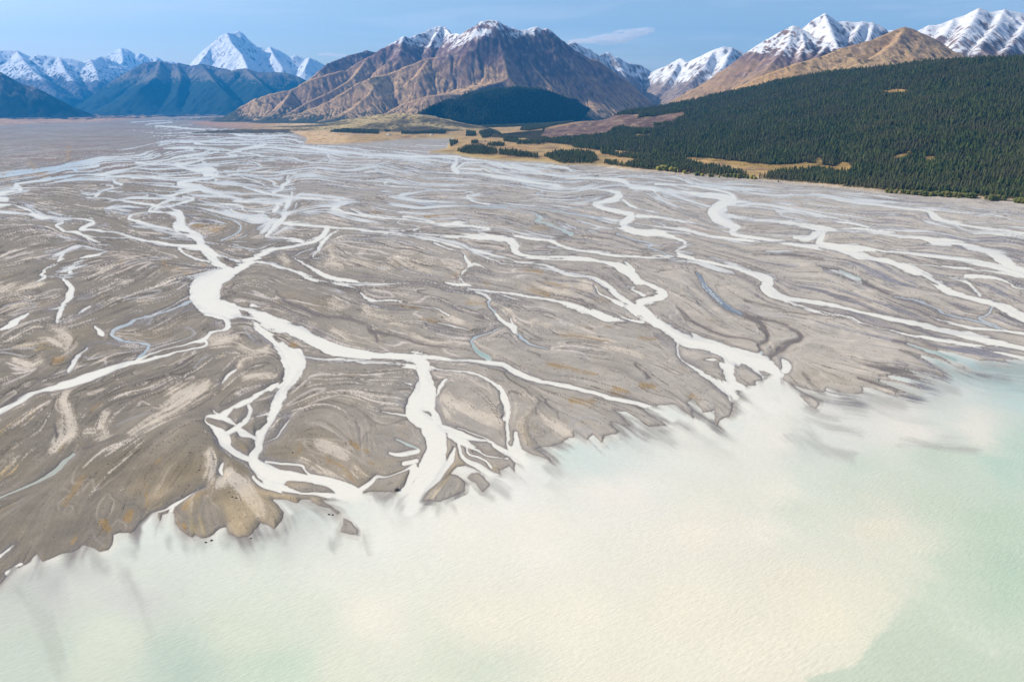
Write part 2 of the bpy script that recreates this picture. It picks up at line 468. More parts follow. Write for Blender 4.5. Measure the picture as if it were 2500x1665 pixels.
c 961,485,1.5 1040,502,2 1100,504,2
k 676,711,3 685,722,6 701,735,14 729,746,12 793,771,11 846,779,7 900,798,8 914,812,14 956,820,6 1020,837,5 1147,854,3
k 920,812,10 922,835,5
m 1820,667,3 1835,672,5
c 1702,666,4 1712,678,9 1720,697,12 1745,724,12 1775,750,12 1808,766,10 
k 1808,766,12 1840,780,14 1862,795,12 1875,815,11 1873,835,7 1855,842,6
k 1840,778,11 1880,783,7 1920,797,6 1950,814,10 1957,828,14 1930,842,14 1900,858,14 1880,870,12
k 1650,750,3 1685,780,6 1720,800,10 1760,815,6 1800,825,4 1845,838,4 1853,850,6 1856,860,8
t 1857,862,8 1845,872,16 1870,875,14
m 1850,880,12 1880,888,20
k 1995,647,2 2050,662,6
t 2050,662,6 2070,673,9 2100,682,12
k 2100,682,9 2125,697,10 2170,718,3
k 1820,735,3 1850,742,4 1900,756,4 1950,764,3 2070,777,3
t 1930,618,3 1880,615,3
k 1840,620,2 1930,625,4 2010,632,5
k 2180,832,2 2215,840,5
t 2215,840,5 2260,855,8 2290,863,10 2330,880,10
k 2200,857,3 2230,868,6 2244,876,5
k 2080,876,2 2110,887,4 2150,898,8 2200,913,10 2240,925,8
k 2130,890,3 2180,900,8 2220,908,8 2270,920,6
k 2095,925,2 2130,935,4 2190,950,6
m 2460,615,4 2500,620,4
c 2440,627,9 2460,640,8 2480,645,6
m 1912,875,5 1920,895,26 1915,905,20
k 1960,915,2 1975,928,5 2005,950,3
s 132,802,14 150,812,26 170,825,16 168,845,12 160,855,10
s 100,835,8 125,838,10 150,850,8
s 35,880,8 65,890,10 72,900,6 100,884,10
s 159,960,14 157,982,18 166,1014,26 174,1045,40 160,1070,34 149,1080,34 138,1100,20
s 258,1014,14 251,1035,24 255,1060,28 235,1070,10
s 212,1050,14 235,1058,8
s 95,692,4 42,713,8 0,728,8
s 60,735,8 30,745,8
s 25,705,12 0,722,10
s 0,700,10 -40,715,12
s 345,735,6 370,733,8
s 1084,968,14 1100,985,14 1126,998,14 1158,1015,10 1211,1030,8
s 1090,1000,8 1092,1020,8
s 1275,965,18 1306,985,20 1298,1007,14 1275,1024,10 1270,1045,10
s 1317,1009,10 1350,1031,12 1381,1054,24
s 1300,971,14 1321,1009,14 1353,1035,22 1390,1058,20
s 560,1170,40 590,1190,50 618,1225,40 632,1262,22
s 515,1110,24 520,1135,30 505,1165,20
s 538,1180,40 570,1150,16
s 790,1089,18 848,1112,12
s 735,1120,10 790,1146,12 859,1181,12
s 871,1146,20 890,1170,14
s 500,832,20 540,830,26 575,822,14
s 585,845,8 612,864,10 655,862,12
s 650,850,12 640,862,10 591,879,10 585,896,8
s 566,913,12 538,936,12
m 578,905,6 560,918,9 540,938,4
s 506,940,20 464,955,20 421,966,18 
s 527,964,8 464,985,14 421,1008,12 382,1026,18 318,1056,8
s 500,945,26 450,975,22 400,1000,12
s 600,925,12 640,918,12 665,922,10
s 645,865,6 670,862,6
s 814,745,20 828,752,14
s 655,750,8 640,758,6
s 675,755,6 690,762,8
s 745,790,8 760,800,10
s 820,808,10 850,830,10
s 891,751,4 902,770,4 949,785,4 1002,806,5 1041,831,4 1105,833,3
s 800,605,8 815,625,10 800,640,14 830,650,6
s 860,640,8 900,650,8 950,660,5
s 960,640,4 990,660,6
s 1090,770,14 1120,785,10
s 690,620,6 700,640,8
s 1137,597,5 1140,610,5
s 1100,650,6 1130,662,6
s 1245,795,10 1240,765,6
s 1300,690,6 1345,710,5 1400,722,4
s 1455,690,10 1440,700,14 1420,690,8
s 1380,710,10 1420,712,8 1440,718,8
s 1150,735,5 1200,742,3
s 960,640,3 1050,662,2
s 1370,815,6 1450,828,4 1500,836,4
s 1300,786,4 1350,795,5
s 1500,860,4 1560,872,4
s 1480,850,6 1540,860,4
o 1445,730,4 1480,735,5 1530,745,4
o 1330,690,3 1360,700,4 1420,712,3
o 1255,690,2 1290,705,4 1340,722,4
o 1085,675,3 1115,672,6 1130,660,3
o 1180,683,4 1188,695,5
o 1410,793,4 1445,803,5
o 1455,790,3 1490,800,3
o 1370,815,4 1480,835,3
o 1560,825,5 1600,830,6
o 1500,955,10 1530,960,7
o 1400,980,14 1450,985,8
o 1570,945,6 1600,950,5
o 1340,890,4 1400,905,4 1450,920,4
o 1660,895,4 1680,902,3
o 1690,970,12 1700,985,8
o 590,1090,4 600,1100,4
o 135,880,16 150,878,10
o 240,990,6 225,1000,4
o 400,640,6 410,655,6
o 450,670,2 480,660,2 500,650,2
o 300,640,8 290,645,6
o 470,555,10 520,560,18 560,555,10
o 505,578,3 560,560,2
o 120,440,6 75,402,4
o 170,360,8 165,385,8
o 1300,560,6 1340,556,3
o 1040,530,10 1060,528,8
o 905,523,10 930,525,8
o 1280,660,8 1320,668,6
o 700,850,3 720,840,4
o 205,1160,4 190,1178,5 170,1205,7 155,1230,6
o 175,1325,8 185,1315,5
o 98,1365,4 100,1375,3
o 250,1280,10 262,1295,8
o 310,1270,12 318,1255,8
o 365,1185,5 358,1210,5 355,1240,6
o 380,1130,4 390,1120,4
o 430,1275,5 450,1290,6
o 470,1290,10 485,1300,6
o 450,1240,10 470,1220,8 500,1205,8
o 905,1135,6 915,1143,6
o 985,1065,6 975,1045,5 990,1040,4
o 840,1150,10 870,1180,10
o 800,1120,8 840,1140,8
o 720,1110,6 730,1100,4
o 860,1080,5 900,1100,5
o 900,985,3 930,990,4
o 1130,740,3 1180,744,3
o 1030,780,2 1075,785,2
o 970,740,2 1020,745,2
k 1583,925,8 1575,915,4 1550,890,3
k 213,982,3 260,960,3 320,935,2.5 400,910,2 450,885,1.5
k 195,1100,3 240,1085,3 290,1060,2.5
k 290,985,2 350,960,2 410,938,2
k 140,1065,3 135,1040,2
k 370,765,2 290,800,3 268,815,3
k 0,985,2 60,960,2 100,925,2
k 95,930,2 150,915,2 240,885,2
k 330,870,2 260,895,2
k 1540,738,2 1567,727,3
k 1440,497,2 1452,492,2 1485,481,2
k 978,480,2 990,473,2
k 1618,612,2 1640,600,2
k 300,495,2 275,505,2 265,512,2
k 510,577,2 560,555,2
k 640,615,2 690,603,2 730,595,2
k 655,855,1 690,880,1.5 697,905,2 690,925,1.5
k 470,708,2 510,690,3 541,665,3
k 105,635,2 150,615,1.5
k 230,622,1.5 290,605,2
k 60,600,1.5 75,590,1.5
k 245,672,2 290,655,1.5
k 350,690,2 385,668,2
k 870,1030,2 882,1060,3 887,1090,3
k 860,990,2 875,995,3
k 1320,870,2 1290,860,2
m 1835,885,34 1880,910,46 1888,945,60
m 1775,905,26 1780,945,44
m 1800,935,24 1850,960,50
d 42,1445,16 92,1502,20 126,1571,24 141,1640,26
d 310,1399,12 332,1464,14 359,1525,16 372,1570,10
d 222,1350,12 237,1372,18 252,1392,12
d 99,1380,10 96,1398,6
d 160,1362,14 166,1384,12
d 330,1345,20 336,1360,14
d 413,1318,12 414,1336,8
d 449,1316,14 454,1334,10
d 500,1318,14 486,1330,10
d 560,1310,10 556,1330,8
d 648,1312,16 640,1336,12
d 700,1300,10 696,1325,8
d 600,1310,16 604,1330,10
d 826,1300,12 815,1330,10
d 888,1308,10 896,1335,8
d 885,1320,8 900,1350,6
d 1050,1225,12 1075,1240,8
d 1090,1222,8 1115,1245,8
d 1180,1200,10 1200,1215,6
d 1205,1180,8 1240,1205,6
d 975,1215,14 985,1250,10
d 1965,1000,10 2000,1015,14 2040,1025,8
d 1975,1010,8 2020,1040,12 2100,1060,10
d 1965,1035,12 1985,1060,12 2005,1072,6
d 1930,1060,20 1990,1085,20 2080,1115,16
d 2060,960,14 2120,975,12 2200,990,8
d 2000,972,16 2040,985,12 2110,1005,8
d 2150,940,10 2250,970,8
d 2240,925,10 2330,950,8
d 1575,1030,14 1600,1060,14 1640,1080,8
d 1300,1100,10 1330,1110,8
d 1340,1140,8 1370,1150,6
d 2280,900,12 2400,925,12 2500,940,10
d 2400,890,10 2460,900,12 2520,905,10
d 2200,1085,16 2300,1090,18 2380,1095,10
f 30,1450,1 60,1600,1
f 200,1360,1 300,1600,1
f 560,1310,1 640,1500,1
f 380,1300,1 430,1500,1
f 700,1250,1 760,1500,1
f 880,1300,1 950,1550,1
f 1050,1250,1 1150,1500,1
f 1220,1180,1 1400,1350,1
f 1340,1150,1 1520,1290,1
f 1500,1080,1 1650,1200,1
f 1800,1020,1 2000,1150,1
f 1960,990,1 2200,1060,1
f 2050,960,1 2500,1080,1
f 2150,930,1 2500,1010,1
f 2250,910,1 2500,980,1
f 2400,900,1 2600,950,1
f 2000,860,1 2300,930,1
f 2050,800,1 2400,880,1
f 2000,700,1 2300,760,1
f 600,1290,1 560,1180,1
f 540,1290,1 520,1200,1
f 480,1290,1 500,1180,1
f 600,840,1 400,960,1
f 500,900,1 300,1000,1
f 420,930,1 200,1090,1
f 300,1000,1 100,1200,1
f 150,1050,1 0,1200,1
f 100,560,1 0,600,1
f 300,640,1 100,700,1
f 400,680,1 200,770,1
f 300,1250,1 330,1150,1
f 150,1330,1 200,1240,1
f 30,1380,1 80,1290,1
"""
LAKE_SHORE = [(-400,1560),(-60,1452),(0,1425),(20,1402),(30,1388),(44,1392),(60,1384),(73,1374),(78,1362),(88,1355),(93,1362),(99,1378),(112,1372),(149,1356),(172,1350),(188,1340),(197,1330),(218,1334),(240,1346),(262,1342),(271,1330),(275,1309),(294,1303),(321,1303),(333,1287),(352,1264),(368,1252),(382,1250),(388,1275),(396,1255),(424,1250),(424,1272),(436,1292),(460,1308),(470,1312),(478,1304),(492,1314),(514,1311),(538,1293),(551,1289),(557,1302),(584,1310),(607,1307),(620,1291),(636,1277),(652,1282),(669,1291),(687,1275),(694,1250),(684,1231),(671,1221),(698,1222),(721,1231),(733,1222),(756,1220),(772,1233),(802,1238),(818,1253),(828,1250),(802,1230),(784,1219),(825,1215),(870,1215),(905,1202),(965,1200),(1020,1215),(1060,1185),(1090,1160),(1115,1140),(1135,1135),(1160,1146),(1192,1160),(1220,1160),(1217,1141),(1226,1143),(1245,1134),(1254,1150),(1258,1127),(1274,1134),(1290,1105),(1305,1108),(1321,1113),(1350,1128),(1344,1115),(1310,1095),(1320,1089),(1342,1087),(1374,1077),(1404,1068),(1404,1052),(1436,1074),(1449,1060),(1470,1078),(1474,1063),(1502,1062),(1513,1054),(1490,1034),(1495,1029),(1540,1041),(1514,1011),(1495,999),(1529,1001),(1555,1022),(1582,1045),(1600,1040),(1627,1038),(1590,1016),(1574,1001),(1600,995),(1640,988),(1648,990),(1695,1024),(1678,982),(1690,972),(1703,992),(1714,1011),(1730,1008),(1742,1003),(1750,1040),(1778,1016),(1786,982),(1776,965),(1800,960),(1830,940),(1880,915),(1908,925),(1919,934),(1936,940),(1970,948),(2012,955),(2022,945),(2060,958),(2093,964),(2120,948),(2170,958),(2230,962),(2180,940),(2150,932),(2240,944),(2180,915),(2270,930),(2215,902),(2190,893),(2300,915),(2250,888),(2240,878),(2290,880),(2352,898),(2310,872),(2290,864),(2330,868),(2355,879),(2380,884),(2393,888),(2410,880),(2430,880),(2452,888),(2470,878),(2500,881),(2560,890),(2700,935),(2860,960),(3400,1000),(3400,3600),(-900,3600),(-900,1700)]
ISLANDS = [
 [(1098,1154),(1116,1161),(1132,1175),(1132,1196),(1102,1212),(1075,1223),(1034,1221),(1045,1198),(1068,1175)],
 [(1148,1154),(1165,1152),(1183,1163),(1192,1184),(1181,1200),(1170,1192),(1158,1176),(1140,1165)],
 [(836,1266),(857,1273),(875,1293),(873,1305),(832,1298)],
 [(1954,964),(1982,970),(1997,984),(1989,998),(1974,992)],
 [(1664,857),(1700,853),(1729,858),(1740,873),(1714,880),(1697,889),(1682,880)],
 [(1708,889),(1745,881),(1767,916),(1768,929),(1735,912)],
 [(1791,890),(1819,905),(1836,922),(1845,937),(1827,938),(1821,943),(1796,929)],
 [(1849,905),(1861,905),(1876,914),(1870,920),(1857,916)],
 [(1556,697),(1575,697),(1602,712),(1583,719),(1553,709)],
 [(1455,694),(1470,697),(1485,706),(1500,727),(1485,722),(1468,712)],
 [(1636,797),(1660,801),(1674,804),(1690,822),(1665,812)],
 [(664,822),(680,815),(700,813),(728,832),(740,845),(722,852),(700,845),(688,834),(676,838)],
 [(568,1066),(585,1063),(592,1080),(618,1085),(612,1101),(600,1104),(577,1091)],
 [(546,1030),(556,1032),(562,1041),(553,1050),(543,1045)],
 [(614,981),(650,960),(672,957),(668,973),(655,985),(640,990),(618,1003),(610,993)],
 [(608,1033),(645,1024),(650,1030),(635,1046),(615,1053),(602,1046)],
 [(672,1025),(692,1025),(688,1045),(672,1064),(655,1060),(662,1040)],
 [(571,1000),(590,997),(600,1015),(590,1030),(570,1024),(560,1015)],
 [(702,1178),(760,1178),(800,1192),(818,1202),(770,1200),(735,1199),(705,1190)],
 [(698,1145),(735,1144),(750,1158),(715,1152)],
 [(529,630),(555,633),(580,648),(570,653),(545,642)],
 [(1042,875),(1085,886),(1110,887),(1140,893),(1165,903),(1100,903),(1060,893)],
 [(1033,1002),(1048,1004),(1054,1016),(1045,1010)],
 [(1155,1078),(1190,1077),(1205,1092),(1170,1090)],
 [(1160,1093),(1200,1096),(1245,1112),(1230,1117),(1190,1108)],
 [(2323,601),(2345,601),(2380,621),(2345,615),(2326,607)],
 [(2236,672),(2250,674),(2290,696),(2270,693),(2240,682)],
 [(2300,688),(2350,687),(2340,697),(2352,695),(2365,705),(2350,709),(2320,702)],
 [(645,521),(672,522),(688,526),(680,533),(660,532)],
 [(387,511),(410,509),(428,516),(400,517)],
 [(580,758),(600,762),(620,774),(590,770)],
 [(438,565),(452,567),(462,571),(444,570)],
 [(2017,568),(2060,567),(2120,573),(2190,579),(2150,581),(2060,578),(2030,576)],
 [(2108,617),(2150,617),(2210,630),(2190,633),(2130,626)],
 [(2000,605),(2040,612),(2090,630),(2120,640),(2070,632),(2020,618)],
 [(1665,545),(1700,548),(1760,563),(1775,571),(1740,566),(1690,556)],
 [(1780,534),(1840,540),(1900,545),(1950,558),(1960,570),(1930,574),(1860,570),(1800,566),(1815,553),(1795,545)],
 [(1776,505),(1830,507),(1890,515),(1905,530),(1850,531),(1800,526),(1778,517)],
 [(1390,1035),(1396,1030),(1400,1036),(1394,1039)],
 [(1246,1070),(1253,1071),(1255,1082),(1248,1084),(1243,1077)],
]
LAKE_COL = """900,1300,238,238,228 1100,1300,240,237,226 1300,1300,242,238,226 1500,1200,240,236,226 1700,1050,240,236,226 1850,1000,240,237,228 1885,1060,238,234,224 1950,1085,214,219,210 1960,1170,218,224,212 1950,1250,220,225,211 1930,1320,230,230,216 1900,1200,238,234,222 1870,1300,240,235,221 1930,1420,238,232,215 2100,1130,212,220,207 2300,1120,208,218,203 2450,1130,198,217,202 2400,1060,237,232,221 2200,1025,238,233,223 2050,1000,232,229,224 2200,985,232,229,223 2350,965,222,224,217 2480,965,205,219,212 2350,925,198,213,210 2480,925,184,205,204 2130,1270,236,230,213 2220,1330,228,228,211 2300,1250,212,221,204 2450,1300,203,217,199 2350,1180,208,218,203 2250,1450,214,223,206 2200,1200,216,222,208 2080,1200,219,224,210 2350,1400,210,220,203 2480,1420,200,216,198 50,1500,212,217,206 200,1450,221,223,213 140,1440,200,200,196 110,1580,206,214,202 350,1400,223,227,216 300,1560,223,227,211 400,1600,203,214,202 450,1630,197,211,198 330,1450,213,214,208 230,1600,220,226,210 600,1400,227,230,218 600,1550,224,228,211 700,1620,212,224,207 650,1600,210,222,205 750,1500,226,230,215 830,1400,233,233,222 820,1610,230,231,214 900,1500,240,236,221 1200,1530,239,235,219 1180,1650,221,226,209 1090,1640,226,229,212 1400,1500,240,236,220 1700,1500,240,235,218 1900,1600,240,235,218 1700,1300,240,235,220 2000,1500,240,235,216 2120,1430,234,231,214 20,1650,208,216,204 1500,1700,238,234,217 2000,1900,236,232,216 900,1900,225,228,212 2600,1100,195,215,202 2700,1300,200,216,200 0,1900,208,216,204 1000,1250,239,238,230 1250,1170,238,236,229 1450,1090,222,228,222 1380,1090,216,225,218 1560,1060,226,230,224 1640,1050,236,235,226 700,1270,222,227,220 760,1250,220,227,220 640,1330,222,227,216 500,1350,224,228,218 380,1300,226,231,222 2250,900,178,200,198 2420,900,170,192,194 2060,1040,228,227,220 1700,1010,216,226,220 820,1285,228,229,220 1520,1020,200,214,208"""
DEEP = [(2155,1428),(2172,1436),(2198,1445),(2206,1462),(2196,1478),(2186,1500),(2168,1528),(2135,1552),(2110,1590),(2088,1618),(2070,1632),(2028,1634),(2000,1646),(1965,1662),(1950,1900),(3400,1900),(3400,1500),(2420,1590),(2330,1540),(2290,1490),(2230,1450)]
LAND = [(-900,319),(-400,313),(0,309),(120,303),(250,300),(330,294),(400,288.5),(520,287),(560,290),(470,296),(453,301),(506,312),(560,315),(644,319),(700,321),(721,329),(749,340),(742,354),(806,356),(891,352),(976,344),(1040,342),(1103,341),(1093,352),(1091,361),(1044,370),(1048,376),(1114,380),(1135,386),(1220,395),(1347,401),(1369,405),(1453,407),(1500,414),(1550,420),(1602,422),(1691,430),(1818,441),(1925,449),(2000,456),(2085,465),(2170,474),(2318,485),(2500,498),(2850,527),(3400,560),(3400,262),(-900,262)]
# ------------------------------------------------------------------ river plain: one sheet, finely meshed, with the channels cut into it
gx = np.arange(-360, 2861, 2.2)
gv = np.concatenate([[256.6, 257.5, 259.5, 262], np.arange(264.5, 300, 0.75), np.arange(300, 520, 1.05), np.arange(520, 900, 1.6),
                     np.arange(900, 1720, 2.2), [1735, 1760, 1800, 1860, 1950, 2100, 2400, 3000, 4200]])
NR, NC = len(gv), len(gx)
U, V = np.meshgrid(gx, gv)
WX, WY = ground_at(U, V)
MPP = (CAM_H / ((V - 255.0) / F)) / F          # metres across one photo unit, at that distance
U = U.astype(np.float32); V = V.astype(np.float32)
# banks wander a little
wamp = np.clip((V - 300) / 500, 0.12, 1.0)
WU = U + wamp * (7 * fbm(WX / 42, WY / 42, 3) + 3.0 * fbm(WX / 9 + 5, WY / 9, 2))
WV = V + wamp * (5 * fbm(WX / 42 + 40, WY / 42 + 9, 3) + 2.2 * fbm(WX / 9 + 15, WY / 9 + 31, 2))

def spline(pts, n=4):
    p = np.asarray(pts, float)
    if len(p) < 3:
        return p
    q = np.vstack([2 * p[0] - p[1], p, 2 * p[-1] - p[-2]])
    out = []
    for i in range(1, len(q) - 2):
        a, b, c, d = q[i - 1], q[i], q[i + 1], q[i + 2]
        for t in np.arange(n) / n:
            out.append(0.5 * (2 * b + (c - a) * t + (2 * a - 5 * b + 4 * c - d) * t * t + (3 * b - a - 3 * c + d) * t ** 3))
    out.append(p[-1])
    out = np.array(out); out[:, 2] = np.clip(out[:, 2], 0.8, None)
    return out

def seg_field(field, x0, y0, w0, x1, y1, w1, reach):
    R = reach + max(w0, w1) / 2 + 9
    c0, c1 = np.searchsorted(gx, [min(x0, x1) - R, max(x0, x1) + R])
    r0, r1 = np.searchsorted(gv, [min(y0, y1) - R, max(y0, y1) + R])
    if c0 >= c1 or r0 >= r1: return
    P = WU[r0:r1, c0:c1]; Q = WV[r0:r1, c0:c1]
    dx, dy = x1 - x0, y1 - y0
    t = np.clip(((P - x0) * dx + (Q - y0) * dy) / (dx * dx + dy * dy + 1e-6), 0, 1)
    d = np.hypot(P - x0 - t * dx, Q - y0 - t * dy) - (w0 + (w1 - w0) * t) * 0.5
    np.minimum(field[r0:r1, c0:c1], d, out=field[r0:r1, c0:c1])

FAR = 60.0
S = {k: np.full((NR, NC), FAR, np.float32) for k in 'mctgksod'}
flow = []
for line in STROKES.strip().splitlines():
    k, *pp = line.split()
    pts = spline([tuple(float(z) for z in p.split(',')) for p in pp])
    for a, b in zip(pts[:-1], pts[1:]):
        if k != 'f':
            seg_field(S[k], a[0], a[1], a[2], b[0], b[1], b[2], 40)
        if k not in 'od':
            ex, ey = b[0] - a[0], b[1] - a[1]; L = math.hypot(ex, ey)
            if L > 0.5: flow.append(((a[0] + b[0]) / 2, (a[1] + b[1]) / 2, ex / L, ey / L, L * (3.0 if k == 'f' else 1.0)))

def poly_sdf(poly, reach=60.0):
    """negative inside"""
    p = np.asarray(poly, float)
    d = np.full((NR, NC), reach, np.float32)
    for i in range(len(p)):
        a = p[i]; b = p[(i + 1) % len(p)]
        seg_field(d, a[0], a[1], 0, b[0], b[1], 0, reach)
    m = reach + 20
    c0, c1 = np.searchsorted(gx, [p[:, 0].min() - m, p[:, 0].max() + m])
    r0, r1 = np.searchsorted(gv, [p[:, 1].min() - m, p[:, 1].max() + m])
    ins = in_poly(WU[r0:r1, c0:c1], WV[r0:r1, c0:c1], p)
    sub = d[r0:r1, c0:c1]
    sub[ins] *= -1
    return d

lake = poly_sdf(LAKE_SHORE, 130.0)
# flow direction on a coarse grid (double-angle average), then LIC of world-space noise
cu = np.arange(-400, 2921, 20.0); cv = np.concatenate([np.arange(256, 560, 10.0), np.arange(560, 1800, 20.0)])
CU, CV = np.meshgrid(cu, cv)
fa = np.array(flow)
c2 = np.zeros(CU.shape); s2 = np.zeros(CU.shape)
th2 = 2 * np.arctan2(fa[:, 3], fa[:, 2])
for i in range(CU.shape[0]):
    dy = (CV[i][:, None] - fa[:, 1]) * (2.2 if cv[i] < 600 else 1.0)
    w = fa[:, 4] / ((CU[i][:, None] - fa[:, 0]) ** 2 * 0.6 + dy ** 2 + 60) ** 1.6
    c2[i] = (w * np.cos(th2)).sum(1); s2[i] = (w * np.sin(th2)).sum(1)
th = 0.5 * np.arctan2(s2, c2)
def bil(A, u, v):
    x = (u - cu[0]) / 20.0
    y = np.interp(v, cv, np.arange(len(cv)))
    x = np.clip(x, 0, A.shape[1] - 1.001); y = np.clip(y, 0, A.shape[0] - 1.001)
    xi = x.astype(int); yi = y.astype(int); fx = x - xi; fy = y - yi
    return (A[yi, xi] * (1 - fx) + A[yi, xi + 1] * fx) * (1 - fy) + (A[yi + 1, xi] * (1 - fx) + A[yi + 1, xi + 1] * fx) * fy
nrm = np.hypot(c2, s2) + 1e-20
C2 = bil(c2 / nrm, U, V); S2 = bil(s2 / nrm, U, V)
TH = 0.5 * np.arctan2(S2, C2) + 0.35 * fbm(U / 90, V / 60, 2)
rowst = np.gradient(gv)[:, None]
DX = (np.cos(TH) / 2.2).astype(np.float32); DY = (np.sin(TH) / rowst).astype(np.float32)
nn = np.hypot(DX, DY); DX /= nn; DY /= nn
del C2, S2, TH, nn
src = np.stack([rng.random((NR, NC)), vnoise(WX / 2.2, WY / 2.2), vnoise(WX / 11 + 3, WY / 11), vnoise(WX / 38, WY / 38 + 7)], -1).astype(np.float32)
ri, ci = np.meshgrid(np.arange(NR, dtype=np.float32), np.arange(NC, dtype=np.float32), indexing='ij')
acc = src.copy()
flat = src.reshape(-1, 4)
NSTEP = 22
for sgn in (1.0, -1.0):
    r = ri.copy(); c = ci.copy(); px = DX * sgn; py = DY * sgn
    for k in range(NSTEP):
        c += px * 1.7; r += py * 1.7
        np.clip(c, 0, NC - 1, out=c); np.clip(r, 0, NR - 1, out=r)
        ii = (r + 0.5).astype(np.int32).clip(0, NR - 1) * NC + (c + 0.5).astype(np.int32).clip(0, NC - 1)
        acc += flat[ii]
        nx = DX.ravel()[ii]; ny = DY.ravel()[ii]
        fl = np.sign(nx * px + ny * py); fl[fl == 0] = 1
        px = nx * fl; py = ny * fl
acc -= acc.mean((0, 1)); 
# normalise row by row, so that the far rows have streaks as strong as the near ones
sdv = np.sqrt((acc ** 2).mean(1, keepdims=True)) + 1e-6
mean_r = acc.mean(1, keepdims=True)
acc = (acc - mean_r) / sdv
L0, L1, L2, L3 = (acc[..., i] for i in range(4))
del src, flat, r, c, ri, ci, px, py

mm = np.minimum(np.minimum(np.minimum(S['m'], S['c']), S['t']), S['g'])
# small side rivulets near the traced channels, following the flow
fw = sm(540, 760, V)
La = fw * L1 + (1 - fw) * L3
# loose stretches where a channel frays into threads and shoals
loose = sm(-0.05, 0.35, fbm(WX / 95 + 17, WY / 95 + 71, 3)) * np.clip((V - 300) / 260, 0.25, 1)
fray = loose * (2.6 * L2 + 1.9 * La) * sm(16, 3, np.abs(S['m']))
S['m'] = (S['m'] + fray).astype(np.float32)
mm = np.minimum(np.minimum(np.minimum(S['m'], S['c']), S['t']), S['g'])
near = sm(40, 4, mm) * sm(285, 330, V) * sm(900, 600, V)
riv = 2.7 - 3.2 * (La * 0.75 + L2 * 0.65) - 3.6 * near + 4 * (1 - near)
riv = np.where(near > 0.03, riv + 3.5 - 1.5 * sm(650, 400, V), 30).astype(np.float32)
riv_on = riv < 0
S['m'] = np.minimum(S['m'], riv)
mm = np.minimum(mm, riv)
# lake margin: fingers of water and bars, drawn out along the flow
lk = lake + (1.3 * L2 + 5 * fbm(WX / 30, WY / 30, 3)) * sm(40, 0, np.abs(lake)) + 0.5 * L1 * sm(20, 0, np.abs(lake))
right_mud = sm(2020, 2120, U) * sm(1010, 960, V) * sm(780, 830, V)
lk = lk + right_mud * (6.0 * L2 + 2 * L1) * sm(45, 5, np.abs(lake))
s = np.minimum(mm, lk)
for isl in ISLANDS:
    d = poly_sdf(isl, 30.0)
    isd = d + 0.8 * L1 * sm(12, 0, np.abs(d))
    lk = np.where(isd < 12, np.maximum(lk, -isd), lk)
    s = np.where(isd < 12, np.maximum(s, -isd), s)
    S['m'] = np.where(isd < 12, np.maximum(S['m'], -isd), S['m'])
land = poly_sdf(LAND, 40.0)
# below: land > water
s = np.where(land < 0, np.maximum(s, 2.0 - land * 0.5), s)
S['m'] = np.where(land < 0, 30, S['m'])

# ---- heights
sm_m = np.clip(s, -40, 40) * MPP
bh = 0.3 + 1.1 * sm(-0.15, 0.35, fbm(WX / 55 + 3, WY / 55 + 8, 2))
Z = np.where(s > 0, 0.10 + bh * (1 - np.exp(-np.abs(sm_m) / 3.2)), -1.2 * (1 - np.exp(-np.abs(sm_m) / 3.0)))
bars = (0.05 * np.clip(L1, -2, 2) + 0.14 * np.clip(L2, -2, 2) + 0.2 * np.clip(L3, -2, 2)) * sm(2, 14, s)
Z = Z + bars + sm(6, 20, s) * 0.25 * fbm(WX / 60, WY / 60, 3)
kcut = np.minimum(S['k'], 20)
Z = Z - 0.45 * sm(2.5, -1.5, kcut) * (s > 0)
Z = np.where((s > 0) & (Z < 0.03), 0.03, Z)
terrace = sm(1.0, -6.0, land)
tz = terrace * (3.5 + 3.0 * sm(1300, 1700, U) + 0.12 * np.clip(-land, 0, 40)) * (0.85 + 0.3 * fbm(WX / 25, WY / 25, 3))
tz = tz + terrace * sm(5, 35, -land) * 5 * np.clip(fbm(WX / 260, WY / 260, 3) + 0.1, 0, 1)
Z = Z + tz

# ---- albedo of the gravel, silt, algae and grass (surface colours, plus painted shade of cut banks)
KA = np.array([0.735, 0.728, 0.71], np.float32)
wl = sm(1500, 200, U + 0.2 * (V - 900))
C = np.zeros((NR, NC, 3), np.float32) + lin(188, 180, 169).astype(np.float32)
C = mixc(C, lin(140, 131, 117), wl * 0.95)
C = mixc(C, lin(160, 154, 150), sm(470, 330, V) * 0.65 * sm(700, 200, U))
C = mixc(C, lin(184, 178, 171), sm(620, 420, V) * 0.7 * sm(500, 900, U))
C = mixc(C, lin(206, 197, 184), sm(1500, 2100, U) * sm(420, 520, V))
reg = fbm(WX / 150, WY / 150, 4)
reg2 = fbm(WX / 60 + 50, WY / 60, 4)
C = mixc(C, lin(146, 130, 98), np.clip(reg * 1.4 - 0.1 + 0.12 * L3, 0, 0.62) * (0.35 + 0.65 * wl) * sm(4, 16, s))
C = mixc(C, lin(136, 106, 90), np.clip(fbm(WX / 300 + 9, WY / 300, 3) * 1.6 - 0.1, 0, 0.55) * sm(520, 400, V) * sm(1150, 700, U))
C = mixc(C, lin(124, 116, 106), np.clip((0.14 * L2 + 0.15 * L1 - 0.03), 0, 0.45))
C = mixc(C, lin(212, 198, 182), np.clip(-0.10 * L2 - 0.1 * L1 - 0.06, 0, 0.4))
